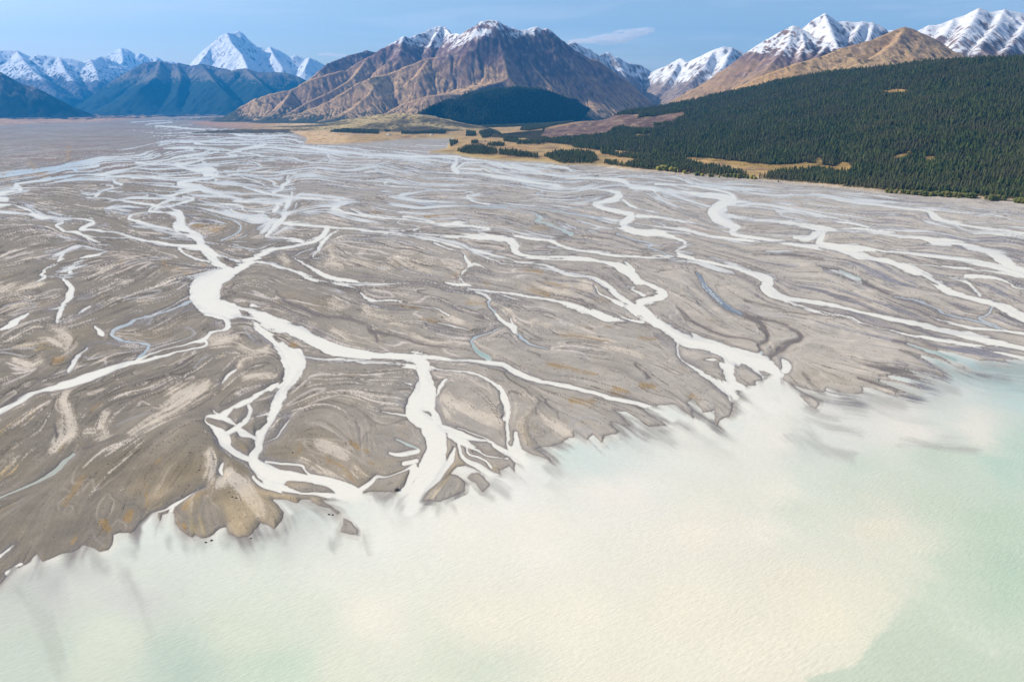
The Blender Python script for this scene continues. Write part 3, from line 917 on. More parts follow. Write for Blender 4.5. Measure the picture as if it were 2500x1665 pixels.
# thin threads: dry rills (pale) and cut-bank shade painted dark, drawn along the flow
def thread(Lf, c, wcell):
    gy_, gx_2 = np.gradient(Lf)
    g = np.hypot(gy_, gx_2) + 0.02
    return sm(wcell, wcell * 0.35, np.abs(Lf - c) / g)
gateA = sm(-0.05, 0.3, fbm(WX / 70 + 21, WY / 70, 3)); gateB = sm(-0.05, 0.3, fbm(WX / 80 + 61, WY / 80 + 4, 3))
gateC = sm(0.0, 0.3, fbm(WX / 50 + 91, WY / 50 + 14, 3))
nearv = sm(330, 420, V) * (0.25 + 0.75 * sm(1120, 880, V)) * (0.55 + 0.45 * sm(1800, 1300, U))
C = mixc(C, lin(226, 214, 204), thread(L3 + 0.25 * L2, 0.6, 1.5) * gateA * 0.85 * nearv)
C = mixc(C, lin(222, 208, 194), thread(L2 + 0.2 * L3, -0.9, 1.3) * gateB * 0.8 * nearv)
C = mixc(C, lin(84, 76, 72), thread(L3 + 0.3 * L2, -0.5, 1.0) * gateB * 0.75 * nearv)
C = mixc(C, lin(88, 80, 74), thread(L2, 0.7, 0.85) * gateC * 0.75 * nearv)
C = mixc(C, lin(96, 88, 80), thread(L2 + 0.3 * L1, 1.5, 0.8) * gateA * 0.6 * nearv)
C = mixc(C, lin(190, 190, 196), thread(L3, -1.2, 1.4) * gateC * 0.6 * nearv)
wetright = sm(1850, 2150, U) * sm(470, 600, V) * sm(960, 860, V)
C = mixc(C, lin(136, 138, 154), wetright * sm(26, 3, s) * np.clip(0.5 * L2 + 0.35 * L1 - 0.05, 0, 0.9))
C = mixc(C, lin(150, 150, 158), sm(12, 1, s) * np.clip(0.4 * L2 + 0.3 * L1 - 0.2, 0, 0.7) * sm(380, 520, V))
C = mixc(C, lin(146, 138, 130), wetright * np.clip(0.35 * L3 - 0.2, 0, 0.5))
# pale silt washes
siltn = L2 * 0.4 + L1 * 0.62 + reg2 * 1.3 + 0.35 * L0
C = mixc(C, lin(228, 216, 203), sm(1.0, 1.7, siltn - 0.35 * sm(850, 1050, V)) * 0.85 * sm(420, 520, V) * (0.4 + 0.6 * sm(1900, 1000, U)))
sd_ = S['s'] + 6.5 * L1 + 3.6 * L2 + 9 * reg2 + 2.2 * L0
C = mixc(C, lin(228, 217, 200), sm(1.5, -6.0, sd_) * 0.9)
C = mixc(C, lin(210, 190, 168), sm(10, -2.0, sd_) * 0.22)
tan_zone = sm(60, 0, np.abs(lake + 30)) * sm(960, 1040, V) * 0
shore_tan = sm(110, 6, lake) * sm(900, 980, V) * sm(1560, 1380, U)
C = mixc(C, lin(214, 190, 150), shore_tan * np.clip(0.35 * L3 + 0.3 * L2 + reg * 0.8 - 0.15, 0, 0.75))
C = mixc(C, lin(186, 166, 120), shore_tan * np.clip(-0.3 * L3 + 0.3 * L1 + reg2 * 0.9 - 0.3, 0, 0.7))
# ochre algae
od = S['o'] + 3.2 * L1 + 2.6 * L0 + 6 * reg2 + 1.5
C = mixc(C, lin(176, 144, 92), sm(4.0, -4.0, od) * 0.75)
och = L1 * 0.7 + L2 * 0.3 + fbm(WX / 90 + 77, WY / 90, 3) * 2.0
C = mixc(C, lin(176, 148, 92), sm(1.7, 2.5, och) * 0.7 * sm(430, 520, V) * sm(3, 8, s) * (0.3 + 0.7 * wl))
# scarp shade painted as thin dark lines, and damp lines
dk = -L1 * 0.75 - L0 * 0.5 + 0.6 * fbm(WX / 45 + 5, WY / 45 + 5, 3)
C = mixc(C, lin(78, 70, 66), sm(1.5, 2.2, dk) * 0.75 * sm(380, 460, V))
C = mixc(C, lin(104, 98, 104), sm(2.5, -3.0, S['k'] + 1.2 * L1 + 0.6 * L0) * 0.85)
C = mixc(C, lin(150, 140, 128), sm(7.0, 1.0, S['k']) * 0.35)
# wet rim beside water
rim = sm(2.6, 0.4, s) * (0.55 + 0.45 * sm(-0.5, 1.0, L1 + reg2 * 2)) * sm(430, 700, V)
C = mixc(C, lin(104, 95, 91), rim * 0.7)
C = mixc(C, lin(138, 128, 122), sm(9, 1, s) * 0.35 * sm(500, 800, V))
# stones
C = mixc(C, lin(70, 62, 56), ((rng.random((NR, NC)) > 0.998 - 0.012 * sm(0.2, 0.5, fbm(WX / 25 + 3, WY / 25, 3))) & (s > 5) & (V > 620)) * 0.8)
# river flat grass and the cream bank under the trees
gn = fbm(WX / 120, WY / 120, 4); gn2 = fbm(WX / 35, WY / 35, 3)
G = np.zeros_like(C) + lin(206, 168, 106).astype(np.float32)
G = mixc(G, lin(134, 106, 82), np.clip(gn * 1.6 + 0.15, 0, 0.85))
G = mixc(G, lin(218, 186, 134), np.clip(gn2 * 1.6 - gn, 0, 0.8))
G = mixc(G, lin(118, 104, 62), np.clip(-gn * 1.5 - 0.1 + gn2 * .5, 0, 0.7))
G = mixc(G, lin(236, 200, 150), sm(640, 720, U) * sm(900, 800, U) * 0.85 * sm(-0.1, 0.15, gn2 + 0.25))
G = mixc(G, lin(178, 142, 120), sm(700, 560, U) * sm(380, 460, U) * 0.8)
G = mixc(G, lin(196, 158, 128), sm(400, 300, U) * 0.8)
G = mixc(G, lin(150, 120, 100), sm(400, 300, U) * np.clip(gn * 3, 0, 0.8))
G = mixc(G, lin(226, 206, 172), sm(-9, -1, land) * sm(1440, 1500, U) * (0.55 + 0.45 * sm(-0.2, 0.2, gn2)))
G = mixc(G, lin(205, 178, 110), sm(-12, -1, land) * sm(1040, 1080, U) * sm(1500, 1440, U) * 0.8)
C = mixc(C, 0, 0) * (1 - terrace[..., None]) + G * terrace[..., None]
C = C * (1 + 0.05 * np.clip(L1, -2, 2) + 0.03 * np.clip(L0, -2, 2) + 0.10 * fbm(WX / 9, WY / 9, 4) + 0.10 * fbm(WX / 28 + 5, WY / 28, 3))[..., None] * KA

co = np.stack([WX, WY, Z], -1).reshape(-1, 3).astype(np.float32)

gm = Nodes('gravel_plain')
tint = gm.attr('tint')
n1 = gm.noise(0.9, 5, 0.6); n2 = gm.noise(0.09, 4, 0.6)
f1 = gm.mrange(n1, 0.25, 0.75, 0.86, 1.14); f2 = gm.mrange(n2, 0.3, 0.7, 0.93, 1.07)
gm.l(gm.scale_col(tint, gm.math('MULTIPLY', f1, f2)), gm.b.inputs['Base Color'])
gm.b.inputs['Roughness'].default_value = 0.92
gm.bump(gm.noise(0.5, 6, 0.65), 0.45, 0.7)
keepg = np.ones((NR - 1, NC - 1), bool)
fc = grid_faces(NR, NC, keepg)
ground = np_mesh('ground', co, fc, gm.m, cols=C.reshape(-1, 3))
tag(ground, 'grey gravel river plain with silt washes and dry golden flats', kind='structure')
GROUND_Z = Z

# ------------------------------------------------------------------ water: the river channels and the lake
pts = np.array([float(z) for it in LAKE_COL.split() for z in it.split(',')]).reshape(-1, 5)
Lx = np.arange(-360, 2900, 24.0); Lv = np.arange(840, 1720, 16.0)
LU, LV = np.meshgrid(Lx, Lv)
wsum = 0; csum = 0
for q in pts:
    w = 1.0 / ((LU - q[0]) ** 2 + ((LV - q[1]) * 1.3) ** 2 + 1500.0) ** 1.5
    wsum = wsum + w; csum = csum + w[..., None] * lin(*(np.array([240, 236, 221.0]) + 1.22 * (q[2:5] - np.array([240, 236, 221.0]))).clip(0, 250))
LC = csum / wsum[..., None]
def samp(A, u, v):
    x = np.clip((u - Lx[0]) / 24.0, 0, A.shape[1] - 1.001); y = np.clip((v - Lv[0]) / 16.0, 0, A.shape[0] - 1.001)
    xi = x.astype(int); yi = y.astype(int); fx = (x - xi)[..., None]; fy = (y - yi)[..., None]
    return (A[yi, xi] * (1 - fx) + A[yi, xi + 1] * fx) * (1 - fy) + (A[yi + 1, xi] * (1 - fx) + A[yi + 1, xi + 1] * fx) * fy
MILK = lin(240, 238, 230).astype(np.float32)
W = np.zeros((NR, NC, 3), np.float32) + MILK
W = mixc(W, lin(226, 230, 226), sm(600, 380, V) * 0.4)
wob = fbm(WX / 60, WY / 60, 3)
lc = samp(LC, U + 26 * wob + 13 * L3 + 7 * L2 + 3 * L1, V + 20 * fbm(WX / 60 + 9, WY / 60 + 3, 3) + 9 * L3 + 5 * L2 + 2 * L1).astype(np.float32)
kl = sm(6, -26, lk)[..., None]
W = W * (1 - kl) + lc * kl
dp = poly_sdf(DEEP, 40.0) + 14 * fbm(WX / 6, WY / 6, 4) + 14 * fbm(WX / 25, WY / 25, 3)
W = mixc(W, lin(198, 212, 194), sm(9, -9, dp) * 0.8 * (0.25 + 0.75 * sm(0, 120, V - 1440 - 0.35 * (U - 2190))))
patch = fbm(WX / 26, WY / 26, 4)
W = W * (1 + 0.03 * patch * sm(0, -30, lk))[..., None]
# long soft streaks in the current
W = mixc(W, lin(204, 206, 208), np.clip(0.25 * L2 + 0.2 * L1 - 0.05, 0, 0.5) * sm(-40, -5, lk) * sm(10, 2, -S['m'] - 6))
W = mixc(W, lin(206, 210, 216), np.clip(0.3 * L3 + 0.2 * L2, 0, 0.5) * (lk > 2) * sm(800, 400, V))
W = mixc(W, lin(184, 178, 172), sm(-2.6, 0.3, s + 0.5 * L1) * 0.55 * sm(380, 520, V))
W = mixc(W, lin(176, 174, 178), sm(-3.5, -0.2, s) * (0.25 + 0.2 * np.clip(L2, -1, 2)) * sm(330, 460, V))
# shallow veils over the bars: grey-violet bed colour, with a soft bank shadow painted in
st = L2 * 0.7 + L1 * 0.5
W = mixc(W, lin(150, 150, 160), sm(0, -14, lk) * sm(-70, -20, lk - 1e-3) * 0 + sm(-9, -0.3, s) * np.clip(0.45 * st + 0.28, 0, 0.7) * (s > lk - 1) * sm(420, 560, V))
W = mixc(W, lin(178, 171, 160), sm(-30, 0, lk + 4 * L2) * (0.55 + 0.3 * np.clip(L2, -1, 1)) * sm(8, -2, -S['m'] - 3) * (lk < 2))
fr = sm(-40 - 14 * st, -1.0, lk)
W = mixc(W, lin(186, 186, 182), sm(-95, -5, lk + 10 * L2) * np.clip(0.35 + 0.35 * L2 + 0.3 * L3, 0, 0.8) * sm(8, -2, -S['m'] - 3) * (lk < 2) * 0.6)
W = mixc(W, lin(126, 120, 120), fr * np.clip(0.32 * L2 + 0.25 * L1 + 0.16, 0, 0.8) * (lk < 2) * sm(8, -2, -S['m'] - 3))
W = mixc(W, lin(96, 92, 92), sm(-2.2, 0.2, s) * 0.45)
mudv = right_mud * sm(-60, -5, lk) * np.clip(0.45 * L2 + 0.45 * L1 + 0.1, 0, 0.8)
W = mixc(W, lin(120, 122, 134), mudv * (lk < 2))
W = mixc(W, lin(160, 160, 154), sm(16, -14, S['d'] + 6 * L2 + 4 * L1 + 6 * fbm(WX / 20, WY / 20, 3)) * 0.5 * (1 - 0.6 * sm(1400, 1500, V)))
W = mixc(W, lin(196, 196, 172), sm(2, -5, S['g']) * 0.8)
clear = sm(1.5, -2.0, S['c']) * sm(-1.5, 2.0, S['m'])
W = mixc(W, lin(166, 182, 196), clear * (0.75 + 0.15 * np.clip(L1, -1, 1)))
teal = sm(2.0, -3.0, S['t']) * sm(-2.0, 2.0, S['m'])
W = mixc(W, lin(160, 184, 182), teal * (0.8 - 0.2 * np.clip(L2, -1, 1)) * sm(0, -4, S['t'] - 1.5))
W = mixc(W, lin(176, 180, 168), teal * sm(500, 300, U) * 0.8)
# clear blue pools of the old channel on the right and blue stream far left
pool = in_poly(U, V, [(1690, 655), (1720, 655), (1760, 720), (1830, 775), (1800, 785), (1740, 735)])
W = mixc(W, lin(112, 124, 142), (pool & (S['m'] > 1.0)) * (0.8 + 0.2 * np.clip(L1, -1, 0.9)))
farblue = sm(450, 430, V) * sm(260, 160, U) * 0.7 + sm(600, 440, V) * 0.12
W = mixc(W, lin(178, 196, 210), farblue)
W = W * np.array([0.84, 0.815, 0.755], np.float32)

wm = Nodes('milky_water')
tintw = wm.attr('tint')
n3 = wm.noise(0.17, 3, 0.6, stretch=((1.0, 3.2, 1.0), (0, 0, math.radians(-30))))
wm.l(wm.scale_col(tintw, wm.mrange(n3, 0.3, 0.7, 0.955, 1.035)), wm.b.inputs['Base Color'])
wm.b.inputs['Roughness'].default_value = 0.45
wm.b.inputs['IOR'].default_value = 1.33
wm.b.inputs['Specular IOR Level'].default_value = 0.25
w1 = wm.noise(0.19, 4, 0.55, stretch=((1.0, 3.4, 1.0), (0, 0, math.radians(-32))))
w2 = wm.noise(0.34, 2, 0.5, stretch=((1.0, 2.6, 1.0), (0, 0, math.radians(-24))))
calm = wm.attr('calm', 'Fac')
wpatch = wm.mrange(wm.noise(0.012, 3, 0.6), 0.35, 0.65, 0.3, 1.0)
hh = wm.math('MULTIPLY', wm.math('ADD', wm.math('MULTIPLY', w1, wpatch), wm.math('MULTIPLY', w2, 0.5)), wm.math('SUBTRACT', 1.0, calm))
wm.bump(hh, 0.42, 0.6)
calm_v = np.clip(1 - sm(0, -120, np.where(lake <= -59, -120, lake)) , 0, 1)
calm_v = np.clip(1 - sm(5, -14, lake) * sm(860, 960, V) * (0.35 + 0.65 * sm(-4, 30, S['m'])), 0.05, 0.85).astype(np.float32)

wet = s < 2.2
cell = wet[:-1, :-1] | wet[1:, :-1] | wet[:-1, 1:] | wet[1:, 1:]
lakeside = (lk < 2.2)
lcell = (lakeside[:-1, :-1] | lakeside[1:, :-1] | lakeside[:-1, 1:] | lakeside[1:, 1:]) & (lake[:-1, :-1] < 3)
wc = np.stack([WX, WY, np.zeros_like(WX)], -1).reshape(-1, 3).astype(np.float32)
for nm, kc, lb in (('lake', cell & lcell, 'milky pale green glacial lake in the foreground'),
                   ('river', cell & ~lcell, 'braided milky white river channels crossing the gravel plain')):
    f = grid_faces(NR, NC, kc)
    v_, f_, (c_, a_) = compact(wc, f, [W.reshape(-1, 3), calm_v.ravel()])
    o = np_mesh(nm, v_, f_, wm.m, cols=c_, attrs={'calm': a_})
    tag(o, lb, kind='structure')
del acc, L0, L1, L2, L3
# ------------------------------------------------------------------ mountains: ridge lines, then erosion by running water
def flood(z):
    """fill the pits so that every cell drains"""
    import heapq
    nr, nc = z.shape
    out = z.ravel().tolist(); done = bytearray(nr * nc)
    h = []
    for r in range(nr):
        for c in (0, nc - 1):
            i = r * nc + c; done[i] = 1; h.append((out[i], i))
    for c in range(nc):
        for r in (0, nr - 1):
            i = r * nc + c
            if not done[i]: done[i] = 1; h.append((out[i], i))
    heapq.heapify(h)
    offs = (-nc - 1, -nc, -nc + 1, -1, 1, nc - 1, nc, nc + 1)
    while h:
        zz, i = heapq.heappop(h)
        for o in offs:
            j = i + o
            if 0 <= j < nr * nc and not done[j]:
                done[j] = 1
                if out[j] <= zz: out[j] = zz + 0.05
                heapq.heappush(h, (out[j], j))
    return np.array(out).reshape(nr, nc)

def erode(z, cell, iters, K, m=0.45, talus=1.1):
    nr, nc = z.shape
    idx = np.arange(nr * nc).reshape(nr, nc)
    offs = [(-1, -1), (-1, 0), (-1, 1), (0, -1), (0, 1), (1, -1), (1, 0), (1, 1)]
    A = None
    for it in range(iters):
        best = np.full((nr, nc), 1e-9); rec = idx.copy(); dist = np.full((nr, nc), cell)
        for dr, dc in offs:
            L = cell * math.hypot(dr, dc)
            zn = np.full((nr, nc), 1e9)
            r0, r1 = max(0, -dr), nr - max(0, dr); c0, c1 = max(0, -dc), nc - max(0, dc)
            zn[r0:r1, c0:c1] = z[r0 + dr:r1 + dr, c0 + dc:c1 + dc]
            s_ = (z - zn) / L
            b = s_ > best
            best[b] = s_[b]; rec[b] = (idx + dr * nc + dc)[b]; dist[b] = L
        ptr = rec.ravel().copy(); root = ptr == idx.ravel()
        A = np.ones(nr * nc)
        p = ptr.copy()
        live = ~root
        for k in range(11):
            add = np.bincount(p[live], weights=A[live], minlength=nr * nc)
            A = A + add
            nlive = live & ~root[p]          # those whose pointer was already a root stop
            p2 = p[p]
            p = np.where(nlive, p2, p)
            live = nlive
            if not live.any(): break
        Fq = (K * (A * cell * cell) ** m / dist.ravel()).reshape(nr, nc)
        zr = z.ravel()[rec.ravel()].reshape(nr, nc)
        z = (z + Fq * zr) / (1 + Fq)
        # scree
        if it % 3 == 2:
            lap = np.zeros_like(z)
            lap[1:-1, 1:-1] = (z[:-2, 1:-1] + z[2:, 1:-1] + z[1:-1, :-2] + z[1:-1, 2:]) / 4 - z[1:-1, 1:-1]
            z = z + np.where(best > talus, 0.35, 0.03) * lap
    return z, A.reshape(nr, nc)

def mountain(name, ridges, cell, pad, steep, style, label, iters=14, K=0.02, warp=0.14, rough=60, jag=1.5, foot=None, ymin=None, mat=None, floor=0.0):
    """ridges: lists of (u, v, distance in km); style(X, Y, Z, slope, normal, A) gives the surface colours"""
    R3 = []
    for r in ridges:
        q = np.array(r, float); k = np.arange(len(q)); kk = np.linspace(0, len(q) - 1, (len(q) - 1) * 5 + 1)
        q = np.stack([np.interp(kk, k, q[:, i]) for i in range(3)], 1)
        if jag:
            amp = jag * (fbm(q[:, 0] / 9.0 + q[:, 2], q[:, 2] * 3, 3) + 0.6 * fbm(q[:, 0] / 3.1, q[:, 2] * 7, 2))
            q[:, 1] += amp
        P = np.array([point_at(u, v, d * 1000.0) for u, v, d in q])
        R3.append(P)
    allp = np.vstack(R3)
    x0, x1 = allp[:, 0].min() - pad, allp[:, 0].max() + pad
    y0, y1 = allp[:, 1].min() - pad, allp[:, 1].max() + pad * 0.6
    if ymin is not None: y0 = max(y0, ymin)
    xs = np.arange(x0, x1, cell); ys = np.arange(y0, y1, cell)
    X, Y = np.meshgrid(xs, ys)
    Zb = np.full(X.shape, -1e9)
    dw = 1 + warp * fbm(X / (cell * 34), Y / (cell * 34), 3) + 0.5 * warp * fbm(X / (cell * 10), Y / (cell * 10), 3)
    dmin = np.full(X.shape, 1e9)
    for P in R3:
        for a, b in zip(P[:-1], P[1:]):
            ex, ey = b[0] - a[0], b[1] - a[1]
            t = np.clip(((X - a[0]) * ex + (Y - a[1]) * ey) / (ex * ex + ey * ey + 1e-6), 0, 1)
            d = np.hypot(X - a[0] - t * ex, Y - a[1] - t * ey)
            zr = a[2] + (b[2] - a[2]) * t
            dd = d * dw
            zz = zr * (1.03 * np.clip(1 - dd * steep / (np.maximum(zr, 60.0) + 150), 0, 1) ** 1.3) - 0.03 * zr
            Zb = np.maximum(Zb, zz)
            dmin = np.minimum(dmin, d)
    fade = sm(0, 5 * cell, dmin)
    hfac = np.clip(Zb / (allp[:, 2].max() + 1), 0, 1)
    Zb = Zb + fade * (rough * (ridged(X / (cell * 20), Y / (cell * 20), 4) - 0.45) * (0.3 + hfac) + rough * 0.25 * fbm(X / (cell * 3), Y / (cell * 3), 2))
    if foot is not None:
        yf = np.interp(X / Y, FA, FY) * 1000.0
        Zb = Zb * np.clip((Y - yf) / 1500.0, 0, 1) ** 0.75 - 40 * (Y < yf)
    edge = np.minimum(np.minimum(X - x0, x1 - X), np.minimum(Y - y0, y1 - Y))
    z = Zb
    zin = z.copy()
    z = flood(np.maximum(z, floor - 30))
    z, A = erode(z, cell, iters, K)
    z = np.where(dmin < cell * 0.9, np.maximum(z, zin * 0.995), z)
    crag = sm(0.45, 0.8, z / (allp[:, 2].max() + 1)) * sm(0, 3 * cell, dmin)
    z = z + crag * cell * 2.0 * (ridged(X / (cell * 7), Y / (cell * 7), 3) - 0.5)
    z = z + fade * cell * 0.10 * fbm(X / (cell * 2.2), Y / (cell * 2.2), 2) * sm(floor, floor + 60, z)
    gy, gx_ = np.gradient(z, cell)
    nz = 1 / np.sqrt(1 + gx_ ** 2 + gy ** 2)
    # curvature: positive on ribs, negative in gullies
    lap = np.zeros_like(z)
    lap[1:-1, 1:-1] = (z[:-2, 1:-1] + z[2:, 1:-1] + z[1:-1, :-2] + z[1:-1, 2:]) / 4 - z[1:-1, 1:-1]
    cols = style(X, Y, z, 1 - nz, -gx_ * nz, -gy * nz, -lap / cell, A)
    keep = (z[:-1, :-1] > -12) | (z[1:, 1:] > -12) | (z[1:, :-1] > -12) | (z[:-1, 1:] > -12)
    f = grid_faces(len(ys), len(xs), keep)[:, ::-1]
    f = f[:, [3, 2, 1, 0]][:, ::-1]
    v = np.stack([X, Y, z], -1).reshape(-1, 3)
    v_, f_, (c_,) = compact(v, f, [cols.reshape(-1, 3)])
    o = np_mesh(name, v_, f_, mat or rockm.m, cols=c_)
    # faces upward
    tag(o, label, kind='structure')
    return o

rockm = Nodes('mountain_rock')
tr = rockm.attr('tint')
r1 = rockm.noise(0.012, 6, 0.65); r2 = rockm.noise(0.05, 4, 0.6)
rockm.l(rockm.scale_col(tr, rockm.math('MULTIPLY', rockm.mrange(r1, 0.3, 0.7, 0.84, 1.16), rockm.mrange(r2, 0.3, 0.7, 0.9, 1.1))), rockm.b.inputs['Base Color'])
rockm.b.inputs['Roughness'].default_value = 0.95
rockm.b.inputs['Specular IOR Level'].default_value = 0.05
rockm.bump(rockm.noise(0.014, 9, 0.72), 30.0, 1.0)

SNOW = lin(244, 246, 250) * 0.80

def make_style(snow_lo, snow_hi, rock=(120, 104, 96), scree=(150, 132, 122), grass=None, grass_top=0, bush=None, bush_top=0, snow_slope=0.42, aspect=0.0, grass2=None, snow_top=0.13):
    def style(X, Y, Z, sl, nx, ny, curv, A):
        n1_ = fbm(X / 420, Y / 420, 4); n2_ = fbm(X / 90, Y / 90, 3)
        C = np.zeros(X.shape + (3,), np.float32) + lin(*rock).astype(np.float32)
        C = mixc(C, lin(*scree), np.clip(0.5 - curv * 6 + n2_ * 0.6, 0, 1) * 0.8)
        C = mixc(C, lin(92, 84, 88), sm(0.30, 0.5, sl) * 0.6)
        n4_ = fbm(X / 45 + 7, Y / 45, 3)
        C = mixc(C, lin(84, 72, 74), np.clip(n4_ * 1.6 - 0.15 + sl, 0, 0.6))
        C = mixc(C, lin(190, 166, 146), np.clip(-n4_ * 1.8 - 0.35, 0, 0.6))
        if grass is not None:
            g = sm(grass_top + 120, grass_top - 160, Z + 260 * n1_ + 60 * n2_) * sm(0.42, 0.22, sl + 0.05 * n2_)
            gc = np.zeros_like(C) + lin(*grass).astype(np.float32)
            if grass2 is not None: gc = mixc(gc, lin(*grass2), np.clip(0.4 + n1_ * 1.4 + curv * 3, 0, 1))
            C = C * (1 - g[..., None]) + gc * g[..., None]
            C = mixc(C, lin(70, 66, 48), sm(0.32, 0.5, fbm(X / 60 + 31, Y / 60, 4) + 0.3 * n1_) * g * 0.8)
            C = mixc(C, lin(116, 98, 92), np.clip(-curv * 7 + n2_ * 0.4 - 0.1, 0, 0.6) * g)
        if bush is not None:
            b = sm(bush_top + 60, bush_top - 60, Z + 160 * n1_ + 70 * n2_ + 500 * np.clip(curv, -0.2, 0.3))
            C = mixc(C, lin(*bush), b * 0.92)
        if snow_hi:
            sn = sm(snow_lo, snow_hi, Z + 150 * n1_ + 140 * n2_ + aspect * nx * -300)
            n3_ = fbm(X / 38, Y / 38, 3)
            sn = sn * sm(0.07, -0.07, sl - snow_slope - snow_top * sm(snow_hi - 60, snow_hi + 420, Z) + 0.26 * n2_ + 0.34 * n3_ + np.clip(curv, -0.25, 0.35) * 0.3)
            C = mixc(C, SNOW, sm(0.25, 0.6, sn))
        return C * np.float32(1.0) if not snow_hi else C * (1.0 + 0.0 * sm(0.25, 0.6, sn))[..., None]
    return style

# far snow giant and the ranges at the head of the valley
mountain('snowy_peak', [
    [(440,168,28),(465,157,28),(488,129,28),(520,104,28),(535,89,28),(554,79,28),(569,81,28.4),(582,75,28.6),(599,91,28.8),(624,112,29),(641,116,29.2),(650,121,29),(658,113,29),(675,119,29),(690,127,29),(709,138,29),(720,133,29),(747,144,29),(756,139,28),(768,144,28),(794,159,28),(811,167,28),(850,185,28)],
    [(554,79,28),(566,105,27.2),(590,132,26.3),(604,165,25)], [(658,113,29),(672,140,27.8),(690,165,27)],
    [(520,104,28),(500,135,27),(480,160,26)], [(756,139,28),(745,165,27)], [(641,116,29.2),(640,140,28),(655,170,27)]],
    48, 2400, 0.85, make_style(500, 1100, rock=(118, 118, 126), scree=(150, 148, 152), snow_slope=0.40, snow_top=0.12),
    'great pointed white snow peak far up the valley', iters=16, K=0.012, rough=170)
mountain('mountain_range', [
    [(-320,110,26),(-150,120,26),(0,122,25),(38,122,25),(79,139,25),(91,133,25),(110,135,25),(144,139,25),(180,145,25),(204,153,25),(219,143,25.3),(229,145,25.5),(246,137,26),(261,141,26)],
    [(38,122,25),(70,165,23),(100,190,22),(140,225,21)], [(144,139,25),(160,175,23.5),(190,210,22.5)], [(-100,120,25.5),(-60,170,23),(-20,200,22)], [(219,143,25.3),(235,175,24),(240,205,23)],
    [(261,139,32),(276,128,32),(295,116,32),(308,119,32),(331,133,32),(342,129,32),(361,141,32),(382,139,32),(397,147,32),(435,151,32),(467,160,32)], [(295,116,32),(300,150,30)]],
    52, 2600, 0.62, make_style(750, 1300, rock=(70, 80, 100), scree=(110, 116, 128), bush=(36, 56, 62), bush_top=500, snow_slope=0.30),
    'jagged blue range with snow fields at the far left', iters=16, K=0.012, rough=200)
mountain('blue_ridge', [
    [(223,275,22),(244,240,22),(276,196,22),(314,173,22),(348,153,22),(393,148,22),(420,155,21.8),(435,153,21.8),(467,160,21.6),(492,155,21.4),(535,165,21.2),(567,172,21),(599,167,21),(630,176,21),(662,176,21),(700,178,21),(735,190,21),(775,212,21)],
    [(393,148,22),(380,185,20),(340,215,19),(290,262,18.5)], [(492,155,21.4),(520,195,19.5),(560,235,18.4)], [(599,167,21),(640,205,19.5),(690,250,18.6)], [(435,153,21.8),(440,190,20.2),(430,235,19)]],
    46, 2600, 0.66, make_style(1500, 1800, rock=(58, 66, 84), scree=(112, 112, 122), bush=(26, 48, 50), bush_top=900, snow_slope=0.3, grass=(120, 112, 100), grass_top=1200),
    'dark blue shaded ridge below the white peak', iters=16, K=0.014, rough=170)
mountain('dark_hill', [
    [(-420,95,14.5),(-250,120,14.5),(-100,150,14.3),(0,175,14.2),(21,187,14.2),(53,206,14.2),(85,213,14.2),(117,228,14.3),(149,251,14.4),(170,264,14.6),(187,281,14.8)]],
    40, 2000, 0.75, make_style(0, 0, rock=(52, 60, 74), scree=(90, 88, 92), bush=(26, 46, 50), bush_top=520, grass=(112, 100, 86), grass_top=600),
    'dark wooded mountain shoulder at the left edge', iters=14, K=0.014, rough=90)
# the valley behind, between the two big hills
mountain('snowy_mountain', [
    [(1330,90,14.1),(1384,105,14.1),(1401,101,14.2),(1420,111,14.3),(1441,120,14.5),(1463,135,14.8),(1500,165,15.3),(1545,205,15.9)],
    [(1440,150,16.1),(1465,133,16.1),(1486,124,16.3),(1499,139,16.4),(1507,137,16.5),(1530,152,16.7),(1562,156,16.9),(1588,173,17.1),(1600,195,17.3)],
    [(1486,124,16.3),(1520,165,15.9),(1560,200,15.9)]],
    34, 1700, 0.95, make_style(560, 980, rock=(120, 112, 116), scree=(156, 142, 134), grass=(130, 112, 100), grass_top=500, snow_slope=0.33),
    'snow dusted crags on the left side of the back valley', iters=14, K=0.012, rough=110)
mountain('snowy_mountain', [
    [(1588,176,16.9),(1626,160,16.3),(1662,141,15.8),(1675,152,15.5),(1711,137,15.1),(1743,120,14.8),(1766,113,14.7),(1787,116,14.7),(1817,130,14.7),(1850,140,14.7),(1900,150,14.7)],
    [(1743,120,14.8),(1720,160,14.1),(1690,195,13.7),(1650,235,13.5)], [(1662,141,15.8),(1640,180,15.1),(1615,220,14.7)], [(1787,116,14.7),(1765,160,13.8),(1720,215,13.0)]],
    34, 1700, 0.8, make_style(520, 900, rock=(128, 116, 112), scree=(168, 152, 142), grass=(150, 130, 112), grass_top=420, snow_slope=0.36),
    'white mountain with grey scree closing the back valley', iters=14, K=0.012, rough=110)
mountain('snowy_mountain', [
    [(1940,90,11.4),(1966,62,11.2),(1984,48,11),(2014,31,11),(2047,54,11),(2068,51,11),(2085,55,11),(2106,51,11),(2133,55,11),(2154,64,11),(2172,90,11),(2200,120,11)],
    [(2014,31,11),(2030,75,10.2),(2045,110,9.6)], [(2106,51,11),(2080,95,10.2)], [(2133,55,11),(2120,100,10.3)], [(2180,73,14),(2140,80,14)]],
    28, 1400, 0.9, make_style(700, 1050, rock=(112, 102, 108), scree=(148, 130, 122), snow_slope=0.33, aspect=0.4, grass=(160, 138, 118), grass_top=560),
    'sharp white pyramid peak behind the brown ridge', iters=14, K=0.012, rough=90)
